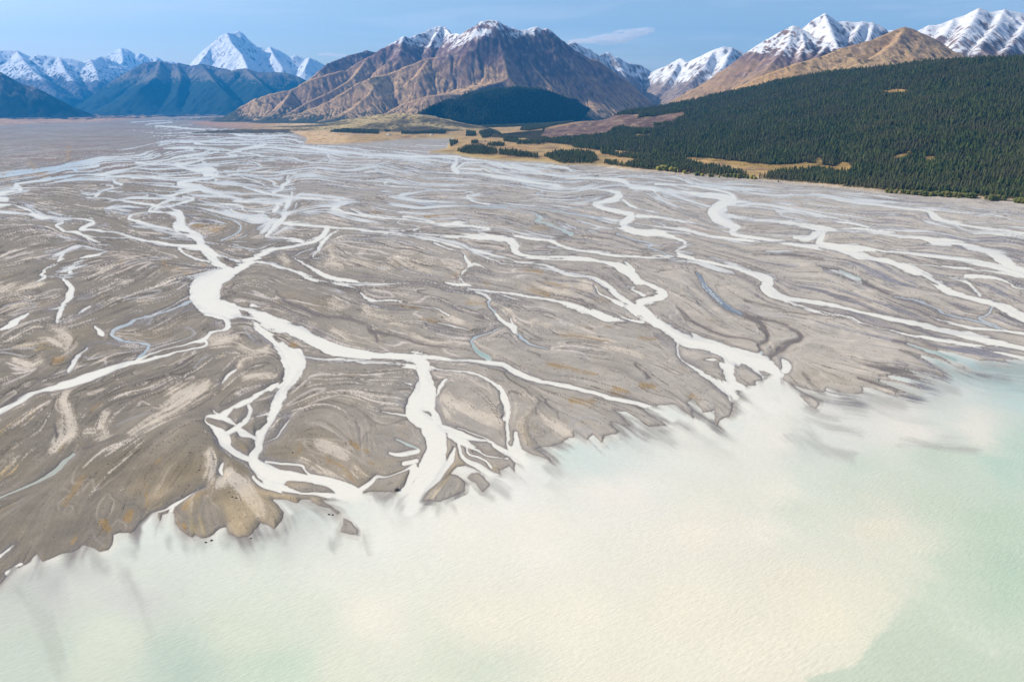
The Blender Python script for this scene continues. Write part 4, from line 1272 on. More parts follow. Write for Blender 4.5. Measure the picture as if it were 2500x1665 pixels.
mountain('snowy_mountain', [
    [(2200,110,9.8),(2243,74,9.8),(2267,61,9.8),(2287,61,9.8),(2329,45,9.8),(2356,36,9.8),(2391,18,9.8),(2415,30,9.8),(2454,22,9.8),(2478,28,9.8),(2500,33,9.8),(2600,40,9.8),(2700,60,9.8),(2800,50,9.8)],
    [(2391,18,9.8),(2370,60,9.1),(2340,100,8.6)], [(2454,22,9.8),(2430,65,9.1),(2390,110,8.4)], [(2520,36,9.8),(2490,80,9),(2450,125,8.3)], [(2620,42,9.8),(2580,90,8.8)], [(2329,45,9.8),(2310,80,9.2)]],
    28, 1500, 0.72, make_style(640, 1000, rock=(124, 108, 110), scree=(166, 146, 132), snow_slope=0.33, aspect=0.5, grass=(158, 136, 114), grass_top=420),
    'long white snow crest at the top right', iters=14, K=0.012, rough=100)
# the big brown mountain in the middle
FOOT = [(400,12.0),(531,10.3),(600,9.9),(700,9.3),(800,9.1),(930,8.8),(1000,8.9),(1060,9.1),(1123,9.6),(1218,10.1),(1303,10.3),(1400,10.45),(1477,10.6),(1560,11.0),(1700,11.6)]
FA = np.array([(u - 1250) / (F * 1.0585) for u, d in FOOT]); FY = np.array([d for u, d in FOOT])
brown = make_style(1060, 1400, rock=(112, 90, 94), scree=(152, 124, 114), grass=(164, 132, 106), grass2=(206, 170, 126), grass_top=900, bush=(52, 62, 50), bush_top=130, snow_slope=0.36, aspect=0.3)
mountain('brown_mountain', [
    [(531,293,10.9),(569,269,10.9),(586,244,10.9),(616,233,10.99),(641,232,11.02),(686,224,11.27),(711,220,11.4),(747,198,11.6),(800,180,11.89),(843,170,12.12),(900,138,12.43),(950,108,12.7),(985,88,12.8),(998,93,12.9),(1019,84,13.1),(1038,77,13.3),(1049,69,13.4),(1076,62,13.5),(1087,64,13.5),(1100,82,13.1),(1125,84,12.5),(1138,75,12.1),(1155,65,11.9),(1178,48,11.7),(1193,49,11.7),(1212,48,11.7),(1229,59,11.7),(1250,66,11.8),(1263,71,11.8),(1289,71,11.9),(1310,64,11.9),(1325,71,11.9),(1335,70,11.9),(1346,76,11.9),(1367,94,11.9),(1382,106,12.0),(1400,120,12.0),(1435,139,12.1),(1469,152,12.2),(1499,175,12.3),(1530,196,12.5),(1560,228,12.7),(1605,262,12.9)],
    [(740,205,12.56),(760,190,12.67),(800,152,13.09),(824,146,13.32),(845,136,13.53),(875,129,13.69),(898,121,14.02),(917,127,14.12),(940,135,13.85)],
    [(1178,48,11.7),(1150,90,11.5),(1110,128,11.3),(1075,137,11.2),(1049,139,11.2),(990,162,11.0),(948,179,10.89),(900,191,10.53),(850,212,10.36),(790,235,10.13),(735,258,10.03),(660,280,9.93),(610,290,9.95)],
    [(1212,48,11.7),(1225,85,11.3),(1240,110,10.9),(1275,125,10.7),(1310,150,10.5),(1360,180,10.4),(1430,225,10.3)],
    [(1240,110,10.9),(1180,138,10.6),(1130,168,10.3),(1060,205,10.1),(980,245,10.0),(930,275,9.79),(870,300,9.37)],
    [(1330,158,10.4),(1273,164,10.1),(1200,180,9.9),(1150,205,9.7),(1080,240,9.5)],
    [(1273,164,10.1),(1300,190,9.9),(1350,215,9.8),(1400,240,9.7)],
    [(1263,71,11.8),(1290,112,11.4),(1345,150,11.1),(1410,200,10.9),(1490,252,10.8)],
    [(1346,76,11.9),(1390,140,11.6),(1450,190,11.4),(1530,240,11.5)],
    [(900,138,12.43),(860,190,11.71),(800,228,11.09),(720,262,10.55)], [(711,222,11.4),(690,250,10.79),(660,275,10.43)],
    [(948,179,10.89),(900,222,10.23),(830,262,9.65),(770,290,9.22)], [(1130,168,10.3),(1110,215,9.8),(1050,255,9.6)], [(1049,139,11.2),(1020,180,10.8),(960,225,10.5)],
    [(985,88,12.8),(975,130,12.3),(930,165,11.99)], [(1076,62,13.5),(1050,110,12.7)]],
    21, 1500, 0.78, brown, 'large brown mountain with snow on its jagged crest', iters=22, K=0.012, rough=60, jag=3.0, foot=FOOT)
mountain('brown_ridge', [
    [(1690,240,9.5),(1743,215,9.5),(1770,186,9.5),(1796,150,9.5),(1823,128,9.5),(1859,104,9.5),(1890,86,9.5),(1922,68,9.5),(1937,62,9.5),(1955,68,9.5),(1990,92,9.3),(2023,107,9.1),(2056,117,8.9),(2100,135,8.7)],
    [(1937,62,9.5),(1925,105,9.1),(1890,150,8.7),(1850,190,8.4)], [(1955,68,9.5),(1965,110,9.0),(1950,150,8.6),(1900,190,8.2)], [(2023,107,9.1),(1990,145,8.5),(1930,185,8.1)]],
    19, 1200, 0.7, make_style(760, 1020, rock=(118, 98, 98), scree=(150, 126, 112), grass=(158, 130, 98), grass2=(176, 146, 108), grass_top=640, snow_slope=0.30, aspect=0.3),
    'brown ridge rising to a rocky top left of the white pyramid', iters=15, K=0.010, rough=45)
mountain('golden_hill', [
    [(1760,232,6.7),(1800,214,6.7),(1859,186,6.8),(1934,158,6.9),(2008,137,7.1),(2056,117,7.2),(2127,98,7.3),(2165,82,7.4),(2195,69,7.5),(2210,66,7.5),(2228,70,7.5),(2246,79,7.5),(2290,98,7.5),(2323,122,7.5),(2347,141,7.5),(2380,165,7.5)],
    [(2210,66,7.5),(2190,100,7.1),(2150,130,6.9),(2080,160,6.7)], [(2246,79,7.5),(2240,115,7.1),(2215,150,6.8)], [(2290,98,7.5),(2270,135,7.1)]],
    15, 900, 0.62, make_style(0, 0, rock=(170, 140, 104), scree=(176, 146, 110), grass=(190, 154, 108), grass2=(206, 172, 124), grass_top=900),
    'smooth golden brown dome above the dark forest', iters=10, K=0.008, rough=14, jag=0.6)
# knoll: smooth wooded dome in front of the brown mountain
KR = [(1000,300,7.9),(1030,272,8.4),(1060,255,8.7),(1085,248,8.9),(1123,243,9.3),(1176,231,9.6),(1218,221,9.8),(1260,217,9.9),(1303,217,10.0),(1335,221,10.0),(1367,232,10.1),(1400,246,10.2),(1424,257,10.2),(1477,284,10.2),(1500,292,9.8)]
kr = np.array([point_at(u, v, d * 1000) for u, v, d in KR]); kr_a = kr[:, 0] / kr[:, 1]
KB = [(960,322),(1010,317),(1060,309),(1100,310),(1180,308),(1240,306),(1320,302),(1400,300),(1470,296),(1500,300)]
kb = np.array([ground_at(u, v) for u, v in KB]); kb_a = kb[:, 0] / kb[:, 1]
def knoll_z(X, Y):
    a = X / Y
    yb = np.interp(a, kb_a, kb[:, 1]); yt = np.interp(a, kr_a, kr[:, 1]); zt = np.maximum(np.interp(a, kr_a, kr[:, 2]) , 0)
    yt = np.maximum(yt, yb + 150)
    t = (Y - yb) / (yt - yb)
    up = np.clip(t, 0, 1)
    z = zt * np.sin(up * math.pi / 2) ** 0.9 - np.maximum(t - 1, 0) ** 1.2 * zt * 0.7
    z = z + sm(0.05, 0.4, t) * sm(1, 0.8, t) * (75 * fbm(X / 420 + 4, Y / 420, 3))
    return np.where(t < 0, -6 + t * 60, z + 3), t
# ------------------------------------------------------------------ the wooded hill on the right and the wooded knoll in the middle
HB = [(1180,336),(1330,352),(1450,366),(1550,384),(1670,396),(1800,414),(1900,424),(2040,428),(2100,448),(2300,468),(2500,484),(2850,516),(3300,560)]
HT = [(1180,334,5.2,0),(1330,319,6.4,0),(1420,301,6.7,0),(1477,294,6.6,0),(1526,274,6.6,0),(1605,265,6.6,0),(1647,256,6.5,0),(1700,246,6.4,0),(1743,235,6.3,0),(1800,224,6.1,0),(1850,214,5.9,0),(1889,202,5.7,0),(1966,189,5.5,0),(2023,179,5.3,0),(2127,171,5.0,0),(2246,156,4.6,0),(2395,147,4.4,0),(2500,144,4.3,0),(2850,120,4.1,0),(3300,100,4.0,0)]
hb = np.array([ground_at(u, v) for u, v in HB]); hb_a = hb[:, 0] / hb[:, 1]; hb_y = hb[:, 1]
ht = np.array([point_at(u, v, d * 1000) for u, v, d, _ in HT]); ht_a = ht[:, 0] / ht[:, 1]
def hill_z(X, Y):
    a = X / Y
    yb = np.interp(a, hb_a, hb_y); yt = np.interp(a, ht_a, ht[:, 1]); zt = np.interp(a, ht_a, ht[:, 2])
    zt = np.maximum(zt, 5)
    t = (Y - yb) / np.maximum(yt - yb, 100)
    up = np.clip(t, 0, 1)
    z = zt * (0.62 * up + 0.38 * up ** 1.7)
    z = z - np.maximum(t - 1, 0) * zt * 0.55
    am = sm(0.02, 0.2, t) * sm(1.0, 0.85, t)
    z = z + am * (26 * fbm(X / 420, Y / 420, 3) + 9 * fbm(X / 120, Y / 120, 3))
    z = z + 5.5 * sm(0, 0.02, t)
    return np.where(t < 0, -6.0 + t * 50, z), t
A_, T_ = np.meshgrid(np.linspace(hb_a[0], hb_a[-1], 520), np.concatenate([np.linspace(-0.03, 1.0, 330), np.linspace(1.01, 2.2, 60)]))
Yh = np.interp(A_, hb_a, hb_y) + T_ * np.maximum(np.interp(A_, ht_a, ht[:, 1]) - np.interp(A_, hb_a, hb_y), 100)
Xh = A_ * Yh
Zh, Th = hill_z(Xh, Yh)
GOLD = [(1670,385),(1712,385),(1787,393),(1882,404),(1935,402),(1965,396),(2000,402),(2038,406),(2055,398),(2070,397),(2082,412),(2080,423),(2042,424),(2000,414),(1960,421),(1900,423),(1845,438),(1838,438),(1806,426),(1776,416),(1720,408),(1687,400)]
CUT = [(1390,300),(1455,294),(1520,279),(1562,279),(1552,290),(1600,284),(1680,273),(1660,282),(1640,296),(1598,300),(1600,313),(1545,312),(1520,306),(1500,312),(1480,325),(1430,330),(1350,337),(1320,332),(1330,318)]
CLEAR = [GOLD, CUT, [(1450,380),(1472,378),(1562,392),(1522,401),(1470,394)], [(1500,368),(1540,372),(1612,377),(1606,381),(1500,374)],
         [(2153,222),(2185,219),(2218,220),(2210,226),(2160,227)], [(2166,390),(2195,378),(2226,367),(2224,374),(2195,386)],
         [(2255,384),(2280,382),(2284,392),(2262,393)], [(1990,392),(1998,384),(2006,392),(2008,400),(1992,402)],
         [(1550,329),(1590,326),(1590,331),(1552,334)], [(1882,232),(1894,230),(1896,234),(1884,235)]]
Uh, Vh = project(Xh, Yh, Zh)
def clearing(u, v, grow=0.0):
    ou = u + 5 * fbm(u / 14, v / 7, 2); ov = v + 2 * fbm(u / 14 + 9, v / 7, 2)
    m = np.zeros(u.shape, bool)
    for i, p in enumerate(CLEAR):
        m |= in_poly(ou, ov, p)
        if grow and i: m |= in_poly(ou, ov - grow, p)
    return m
cl = clearing(Uh, Vh)
gr = fbm(Xh / 60, Yh / 60, 3)
Ch = np.zeros(Xh.shape + (3,), np.float32) + lin(74, 72, 48).astype(np.float32)
Ch = mixc(Ch, lin(110, 96, 62), np.clip(gr, 0, 0.5))
gcol = mixc(np.zeros_like(Ch) + lin(206, 172, 108).astype(np.float32), lin(166, 134, 84), np.clip(0.3 + gr * 1.6, 0, 0.9))
cutm = in_poly(Uh, Vh, CUT) | in_poly(Uh, Vh, CLEAR[2])
ccol = mixc(np.zeros_like(Ch) + lin(160, 132, 116).astype(np.float32), lin(124, 100, 90), np.clip(0.4 + gr * 1.8, 0, 0.9))
ccol = mixc(ccol, lin(200, 172, 140), np.clip(fbm(Xh / 35, Yh / 120, 3) * 2 - 0.4, 0, 0.8))
Ch = np.where(cl[..., None], np.where(cutm[..., None], ccol, gcol), Ch)
bank = (Th < 0.006) & (Uh > 1400)
Ch = mixc(Ch, lin(224, 204, 170), bank * np.clip(0.6 + gr, 0, 1))
Ch = mixc(Ch, lin(196, 160, 112), (Th > 1.0) * 1.0)
fh = grid_faces(*Xh.shape)[:, ::-1]
hill = np_mesh('forest_hill', np.stack([Xh, Yh, Zh], -1).reshape(-1, 3), fh, rockm.m, cols=Ch.reshape(-1, 3) * 0.62)
tag(hill, 'broad low hill under the dark pine forest with golden clearings', kind='structure')

A_, T_ = np.meshgrid(np.linspace(kr_a[0], kr_a[-1], 260), np.concatenate([np.linspace(-0.03, 1.0, 110), np.linspace(1.02, 2.6, 50)]))
yb_ = np.interp(A_, kb_a, kb[:, 1]); yt_ = np.maximum(np.interp(A_, kr_a, kr[:, 1]), yb_ + 150)
Yk = yb_ + T_ * (yt_ - yb_); Xk = A_ * Yk
Zk, Tk = knoll_z(Xk, Yk)
gr = fbm(Xk / 90, Yk / 90, 3)
Ck = mixc(np.zeros(Xk.shape + (3,), np.float32) + lin(58, 66, 46).astype(np.float32), lin(176, 146, 100), np.clip(gr * 1.4, 0, 0.6) * (Tk > 0.9))
knoll = np_mesh('wooded_knoll', np.stack([Xk, Yk, Zk], -1).reshape(-1, 3), grid_faces(*Xk.shape)[:, ::-1], rockm.m, cols=Ck.reshape(-1, 3) * 0.62)
tag(knoll, 'rounded dark green wooded knoll at the foot of the brown mountain', kind='structure')
# low golden moraine with scrub between the knoll and the river flat
mountain('moraine', [[(728,318,8.2),(760,309,8.2),(800,300,8.3),(840,296,8.3),(880,287,8.2),(930,280,8.1),(980,276,8.0),(1040,282,7.8),(1080,296,7.6)],
    [(770,312,7.4),(860,303,7.4),(950,300,7.2),(1020,305,7)]], 16, 500, 0.35,
    make_style(0, 0, rock=(150, 128, 90), scree=(170, 150, 104), grass=(158, 140, 96), grass2=(196, 172, 118), grass_top=900, bush=(78, 70, 52), bush_top=45),
    'low rough golden moraine with dark scrub', iters=6, K=0.006, rough=22, warp=0.3, jag=0.4)
# ------------------------------------------------------------------ conifers
leafm = Nodes('pine_needles')
oi = leafm.n('ShaderNodeObjectInfo')
cr0 = leafm.mix(oi.outputs['Random'], (0.024, 0.052, 0.018), (0.135, 0.165, 0.045))
cr = leafm.mix(leafm.mrange(leafm.noise(0.006, 4, 0.6), 0.42, 0.62, 0, 0.8), cr0, (0.12, 0.115, 0.055))
lr = leafm.noise(0.35, 3, 0.6)
leafm.l(leafm.scale_col(cr, leafm.mrange(lr, 0.3, 0.7, 0.6, 1.4)), leafm.b.inputs['Base Color'])
leafm.b.inputs['Roughness'].default_value = 0.8
deadm = Nodes('brown_needles')
deadm.l(deadm.scale_col(deadm.mix(deadm.noise(0.3), (0.09, 0.045, 0.028), (0.15, 0.09, 0.05)), deadm.mrange(deadm.noise(1.2), 0.3, 0.7, 0.8, 1.2)), deadm.b.inputs['Base Color'])
barkm = Nodes('pine_bark')
barkm.l(barkm.mix(barkm.noise(0.8), (0.10, 0.07, 0.05), (0.2, 0.15, 0.12)), barkm.b.inputs['Base Color'])
willm = Nodes('willow_leaves')
oi2 = willm.n('ShaderNodeObjectInfo')
willm.l(willm.scale_col(willm.mix(oi2.outputs['Random'], (0.10, 0.12, 0.03), (0.20, 0.19, 0.045)), willm.mrange(willm.noise(0.5), 0.3, 0.7, 0.7, 1.3)), willm.b.inputs['Base Color'])
limem = Nodes('autumn_willow_leaves')
limem.l(limem.mix(limem.noise(0.4), (0.27, 0.27, 0.04), (0.42, 0.36, 0.07)), limem.b.inputs['Base Color'])

def crown_geo(seed, H, base, rad, n, shape, ex=0.5):
    """branch sprays: each a bent leaf-shaped blade reaching out of the stem"""
    r = np.random.default_rng(seed); V_ = []; F_ = []
    for i in range(n):
        t = (i + r.random()) / n
        if shape == 'pine':
            h = base + (H - base) * t
            R = rad * (1 - t) ** ex * (0.72 + 0.5 * r.random()) * (0.55 + 0.45 * min(1, t * 6)) + 0.25
        else:
            h = base + (H - base) * t * 0.9
            R = rad * math.sqrt(max(0.05, 1 - (2 * t - 0.75) ** 2 * 0.55)) * (0.7 + 0.45 * r.random())
        an = r.random() * 6.283 * 1.0 + i * 2.4
        ca, sa = math.cos(an), math.sin(an)
        w = R * (0.30 + 0.25 * r.random()) + 0.25
        droop = (-0.22 if shape == 'pine' else 0.12) * R
        lift = 0.5 + 0.5 * r.random()
        k = len(V_)
        V_ += [(0.08 * R * ca, 0.08 * R * sa, h + 0.3), (0.6 * R * ca - w * sa, 0.6 * R * sa + w * ca, h + droop * 0.5),
               (R * ca, R * sa, h + droop), (0.6 * R * ca + w * sa, 0.6 * R * sa - w * ca, h + droop * 0.5),
               (0.55 * R * ca, 0.55 * R * sa, h + lift + R * 0.16)]
        F_ += [(k, k + 3, k + 4), (k + 3, k + 2, k + 4), (k + 2, k + 1, k + 4), (k + 1, k, k + 4), (k, k + 1, k + 2), (k, k + 2, k + 3)]
    return np.array(V_), np.array(F_)

def trunk_geo(H, r0, sides=6, limbs=0, seed=1):
    V_ = []; F_ = []
    def tube(p0, p1, a, b):
        p0 = np.array(p0, float); p1 = np.array(p1, float); d = p1 - p0; d /= np.linalg.norm(d)
        u = np.cross(d, [0.3, 0.9, 0.1]); u /= np.linalg.norm(u); w = np.cross(d, u); k = len(V_)
        for q, rr in ((p0, a), (p1, b)):
            for j in range(sides):
                an = 6.283 * j / sides
                V_.append(tuple(q + rr * (math.cos(an) * u + math.sin(an) * w)))
        for j in range(sides):
            j2 = (j + 1) % sides
            F_.append((k + j, k + j2, k + sides + j2)); F_.append((k + j, k + sides + j2, k + sides + j))
    tube((0, 0, -1.5), (0, 0, H * 0.5), r0, r0 * 0.6); tube((0, 0, H * 0.5), (0.05, 0.05, H), r0 * 0.6, r0 * 0.1)
    r = np.random.default_rng(seed)
    for i in range(limbs):
        an = r.random() * 6.28; h = H * (0.15 + 0.6 * i / max(1, limbs)); L = H * 0.22
        tube((0, 0, h), (L * math.cos(an), L * math.sin(an), h + L * 0.5), r0 * 0.4, r0 * 0.1)
    return np.array(V_), np.array(F_)

PINE_KINDS = []
for k, (H, rad, base, n) in enumerate([(24, 4.3, 3.5, 85), (25, 4.4, 5, 95), (20, 4.4, 2.2, 75), (21, 4.8, 4, 95), (15, 4.2, 1.5, 75)]):
    mats = leafm.m
    me = []
    for nm, (v, f), m in (('crown', crown_geo(10 + k, H, base, rad, n, 'pine', (0.55, 0.32, 0.6, 0.28, 0.38)[k]), leafm.m), ('trunk', trunk_geo(H * 0.93, 0.38, limbs=3, seed=k), barkm.m)):
        o = np_mesh(nm, v, f, m, smooth=False); me.append(o.data); bpy.data.objects.remove(o)
    PINE_KINDS.append((H, me))
deadk = np_mesh('crown', *crown_geo(31, 21, 4, 3.4, 60, 'pine'), deadm.m, smooth=False); dead_me = deadk.data; bpy.data.objects.remove(deadk)
SHRUBS = []
for k in range(3):
    v, f = crown_geo(50 + k, 7.5 + k, 0.4, 5.5, 90, 'bush')
    o = np_mesh('crown', v, f, willm.m, smooth=False); c_ = o.data; bpy.data.objects.remove(o)
    o = np_mesh('crown', v, f, limem.m, smooth=False); l_ = o.data; bpy.data.objects.remove(o)
    o = np_mesh('trunk', *trunk_geo(4.0, 0.3, limbs=5, seed=k), barkm.m, smooth=False); t_ = o.data; bpy.data.objects.remove(o)
    SHRUBS.append((c_, l_, t_))

def empty(name, loc, rz=0, sc=1.0):
    o = bpy.data.objects.new(name, None); o.location = loc; o.rotation_euler = (0, 0, rz); o.scale = (sc,) * 3
    o.empty_display_size = 0.5
    scene.collection.objects.link(o)
    return o
def child(name, me, parent):
    o = bpy.data.objects.new(name, me); o.parent = parent
    scene.collection.objects.link(o)
    return o

# surfaces: which height is under a tree
def ground_z(X, Y):
    u, v = project(X, Y, np.zeros_like(X))
    c = np.clip((u - gx[0]) / 2.2, 0, NC - 1).astype(int); r = np.clip(np.interp(v, gv, np.arange(NR)), 0, NR - 1).astype(int)
    return GROUND_Z[r, c]
def surf_z(X, Y):
    z = ground_z(X, Y)
    h, t = hill_z(X, Y); h = np.where((t > 0) & (X / Y > hb_a[0]), h, -99)
    k, tk = knoll_z(X, Y); k = np.where((tk > 0) & (tk < 2) & (X / Y > kr_a[0]) & (X / Y < kr_a[-1]), k, -99)
    return np.maximum(z, np.maximum(h, k)), t

# 1. forest on the hill, sampled on the ground, jittered rows
def scatter(x0, x1, y0, y1, step):
    xs = np.arange(x0, x1, step); ys = np.arange(y0, y1, step)
    X, Y = np.meshgrid(xs, ys)
    X = X + rng.uniform(-.45, .45, X.shape) * step; Y = Y + rng.uniform(-.45, .45, Y.shape) * step
    return X.ravel(), Y.ravel()
P = []
X, Y = scatter(60, 4200, 1300, 6900, 10.3)
z, t = surf_z(X, Y)
u, v = project(X, Y, z)
ok = (t > 0.0) & (t < 1.02) & (u > 1325) & (u < 2750) & ~clearing(u, v, 6.0)
front = np.interp(u, [1325, 1400, 1500, 1600], [345, 345, 330, 300])
thin = fbm(X / 130, Y / 130, 3)
ok &= rng.random(X.shape) < 0.93 - 0.5 * (thin > 0.48)
ok &= ~((Y > 4600) & (rng.random(X.shape) > 0.75))
P.append(np.stack([X, Y, z, rng.uniform(0.5, 0.9, X.shape) * (1 + 0.4 * (rng.random(X.shape) > 0.7))], 1)[ok])
# 2. along the river edge and in blocks on the flats (photo outlines laid on the ground)
BLOCKS = [[(1114,373),(1146,363),(1177,361),(1213,373),(1215,381),(1146,380)], [(1218,373),(1262,376),(1313,384),(1313,390),(1262,387),(1218,381)],
 [(1328,386),(1358,377),(1411,375),(1453,382),(1464,396),(1443,403),(1368,402)],
 [(1464,376),(1560,383),(1620,392),(1680,402),(1720,410),(1776,419),(1806,429),(1838,441),(1845,441),(1900,427),(1965,425),(2040,428),(2100,448),(2200,458),(2500,480),(2850,512),(2850,524),(2500,494),(2318,481),(2170,471),(2085,462),(2000,453),(1925,446),(1858,441),(1818,438),(1691,428),(1602,419),(1550,415),(1480,406),(1470,399),(1530,399),(1475,389)],
 [(1097,346),(1120,351),(1100,362)], [(1169,327),(1198,320),(1224,332),(1178,342)], [(1139,324),(1162,328),(1162,336),(1137,336)], [(1050,323),(1084,321),(1083,328),(1050,328)],
 [(980,325),(1010,328),(1040,325),(1090,325),(1085,329),(980,330)], [(1226,339),(1268,345),(1262,354),(1230,349)], [(1262,352),(1330,350),(1330,356),(1262,357)],
 [(1332,347),(1368,342),(1483,333),(1550,322),(1600,330),(1600,372),(1550,368),(1453,371),(1407,367),(1390,358),(1332,354)],
 [(806,325),(850,318),(885,315),(925,322),(925,330),(850,328)], [(934,319),(972,315),(974,320),(942,326)], [(1190,357),(1232,356),(1232,361),(1195,362)],
 [(1150,350),(1168,352),(1168,356),(1150,355)], [(1000,318),(1060,312),(1140,312),(1240,309),(1330,305),(1400,304),(1400,308),(1330,310),(1240,313),(1180,314),(1100,316),(1010,322)],
 [(1275,314),(1330,306),(1395,302),(1400,311),(1360,314),(1290,330),(1270,325)], [(1075,300),(1100,298),(1110,306),(1080,308)]]
for poly in BLOCKS:
    p = np.array([ground_at(a, b) for a, b in poly]); 
    step = 9.5 if p[:, 1].mean() < 3300 else 13.0
    X, Y = scatter(p[:, 0].min(), p[:, 0].max(), p[:, 1].min(), p[:, 1].max(), step)
    ok = in_poly(X, Y, p)
    if ok.sum() == 0: continue
    X, Y = X[ok], Y[ok]
    z, t = surf_z(X, Y)
    u, v = project(X, Y, z)
    ok = ~clearing(u, v, 4.0)
    P.append(np.stack([X, Y, z, rng.uniform(0.6, 1.05, X.shape)], 1)[ok])
# 3. the knoll
X, Y = scatter(-1900, 1700, 6300, 10600, 18)
k, tk = knoll_z(X, Y)
u, v = project(X, Y, k)
dens = (1 - 0.6 * sm(0.25, 0.5, fbm(X / 160, Y / 160, 3))) * (1 - 0.75 * sm(0.75, 1.0, tk) * sm(1190, 1120, u))
ok = (tk > 0.0) & (tk < 1.12) & (u > 1000) & (u < 1490) & (rng.random(X.shape) < dens)
P.append(np.stack([X, Y, k, rng.uniform(0.6, 1.5, X.shape)], 1)[ok])
P = np.vstack(P)
# drop those standing in one another
u, v = project(P[:, 0], P[:, 1], P[:, 2])
size = P[:, 3] * 24 * F / np.hypot(P[:, 1], P[:, 0])
infr = (u > 0) & (u < 2495) & (u > 1480)
# the 300 that show largest: nearest the camera along the edge of the wood
frontness = size * np.where(v > np.interp(u, [1470, 1550, 1602, 1691, 1818, 1925, 2000, 2085, 2170, 2318, 2500], [404, 411, 415, 424, 434, 443, 449, 459, 467, 477, 490]) - 4, 1.0, 0.55)
order = np.argsort(-np.where(infr, frontness, 0))
ind = order[:300]; rest = np.setdiff1d(np.arange(len(P)), ind)
print('conifers', len(P))
TREE_LABEL = ['dark green pine standing in the front rank of the forest beside the gravel', 'brown withered pine among the green trees at the forest edge']
for n, i in enumerate(ind):
    x, y, z, sc = P[i]
    kd = n % 5
    ui = u[i]
    dead = (1640 < ui < 1860) and (n % 3 == 0)
    t = empty('pine_tree', (x, y, z), rng.uniform(0, 6.28), sc)
    tag(t, TREE_LABEL[1] if dead else TREE_LABEL[0], 'tree', 'brown pines at the forest edge' if dead else 'pines along the front of the forest')
    child('crown', dead_me if dead else PINE_KINDS[kd][1][0], t)
    child('trunk', PINE_KINDS[kd][1][1], t)
    if n < 5: PINE_KINDS[kd] = PINE_KINDS[kd] + (t,)

# the rest of the forest: one object of instanced pines
tree_src = []
for kd in range(5):
    t = PINE_KINDS[kd][2]
    tree_src.append((t.children[0], t.children[1]))
me = bpy.data.meshes.new('pine_forest')
Q = P[rest]
me.vertices.add(len(Q)); me.vertices.foreach_set('co', Q[:, :3].astype(np.float32).ravel())
for an, av in (('size', Q[:, 3]), ('turn', rng.uniform(0, 6.28, len(Q)))):
    a = me.attributes.new(an, 'FLOAT', 'POINT'); a.data.foreach_set('value', av.astype(np.float32))
a = me.attributes.new('sort', 'INT', 'POINT'); a.data.foreach_set('value', rng.integers(0, 5, len(Q)).astype(np.int32))
forest = bpy.data.objects.new('pine_forest', me); scene.collection.objects.link(forest)
tag(forest, 'dense dark green pine forest covering the hill and the flats', kind='stuff')
ng = bpy.data.node_groups.new('plant_forest', 'GeometryNodeTree')
ng.interface.new_socket('Geometry', in_out='INPUT', socket_type='NodeSocketGeometry')
ng.interface.new_socket('Geometry', in_out='OUTPUT', socket_type='NodeSocketGeometry')
gi = ng.nodes.new('NodeGroupInput'); go = ng.nodes.new('NodeGroupOutput')
def nattr(name, typ):
    x = ng.nodes.new('GeometryNodeInputNamedAttribute'); x.data_type = typ; x.inputs['Name'].default_value = name
    return [o for o in x.outputs if o.enabled][0]
sz, tn, so = nattr('size', 'FLOAT'), nattr('turn', 'FLOAT'), nattr('sort', 'INT')
cz = ng.nodes.new('ShaderNodeCombineXYZ'); ng.links.new(tn, cz.inputs['Z'])
join = ng.nodes.new('GeometryNodeJoinGeometry')
for kd, (cr_o, tr_o) in enumerate(tree_src):
    jj = ng.nodes.new('GeometryNodeJoinGeometry')
    for ob in (cr_o, tr_o):
        n_ = ng.nodes.new('GeometryNodeObjectInfo'); n_.inputs['Object'].default_value = ob; n_.transform_space = 'ORIGINAL'
        ng.links.new(n_.outputs['Geometry'], jj.inputs[0])
    cmp_ = ng.nodes.new('FunctionNodeCompare'); cmp_.data_type = 'INT'; cmp_.operation = 'EQUAL'
    ia = [i for i in cmp_.inputs if i.enabled]
    ng.links.new(so, ia[0]); ia[1].default_value = kd
    iop = ng.nodes.new('GeometryNodeInstanceOnPoints')
    ng.links.new(gi.outputs[0], iop.inputs['Points']); ng.links.new(cmp_.outputs[0], iop.inputs['Selection'])
    ng.links.new(jj.outputs[0], iop.inputs['Instance']); ng.links.new(cz.outputs[0], iop.inputs['Rotation']); ng.links.new(sz, iop.inputs['Scale'])
    ng.links.new(iop.outputs[0], join.inputs[0])
ng.links.new(join.outputs[0], go.inputs[0])
md = forest.modifiers.new('forest', 'NODES'); md.node_group = ng

# willows along the foot of the forest: (u, v, size, bright?)
WILL = [(1608,419,1.0,1),(1616,419,1.1,1),(1625,420,1.0,1),(1638,421,.95,1),(1648,422,.9,1),(1656,423,.6,1),(1671,426,.75,1),(1700,430,.7,0),(1706,430,.6,0),(1715,431,.6,1),(1733,433,.6,0),(1739,433,.6,0),(1755,434,.4,1),
 (1766,434,.6,0),(1774,435,.7,0),(1783,435,.75,0),(1795,436,.85,0),(1803,437,.8,0),(1817,437,.6,0),(1824,438,.6,0),(1835,439,.7,1),(1843,440,.6,1),(1900,446,.3,0),
 (2165,472,.6,0),(2174,473,.6,0),(2187,474,.65,0),(2200,475,.6,0),(2208,475,.7,0),(2216,476,.7,0),(2228,477,.6,0),(2236,477,.6,0),(2248,478,.75,0),(2257,479,.7,0),(2266,479,.7,0),(2273,480,.7,0),
 (2284,480,.7,0),(2293,481,.6,0),(2302,481,.7,0),(2311,482,.8,0),(2320,482,.85,0),(2330,483,.8,0),(2340,484,.75,0),(2350,484,.7,0),(2360,485,.75,0),(2369,486,.75,0),(2378,486,.7,0),(2406,489,.45,0),(2418,491,.8,0),(2426,491,.8,0),(2436,491,.75,0),(2450,492,.75,0),(2480,496,.8,0),(2489,497,.85,0),(2499,498,.8,0)]
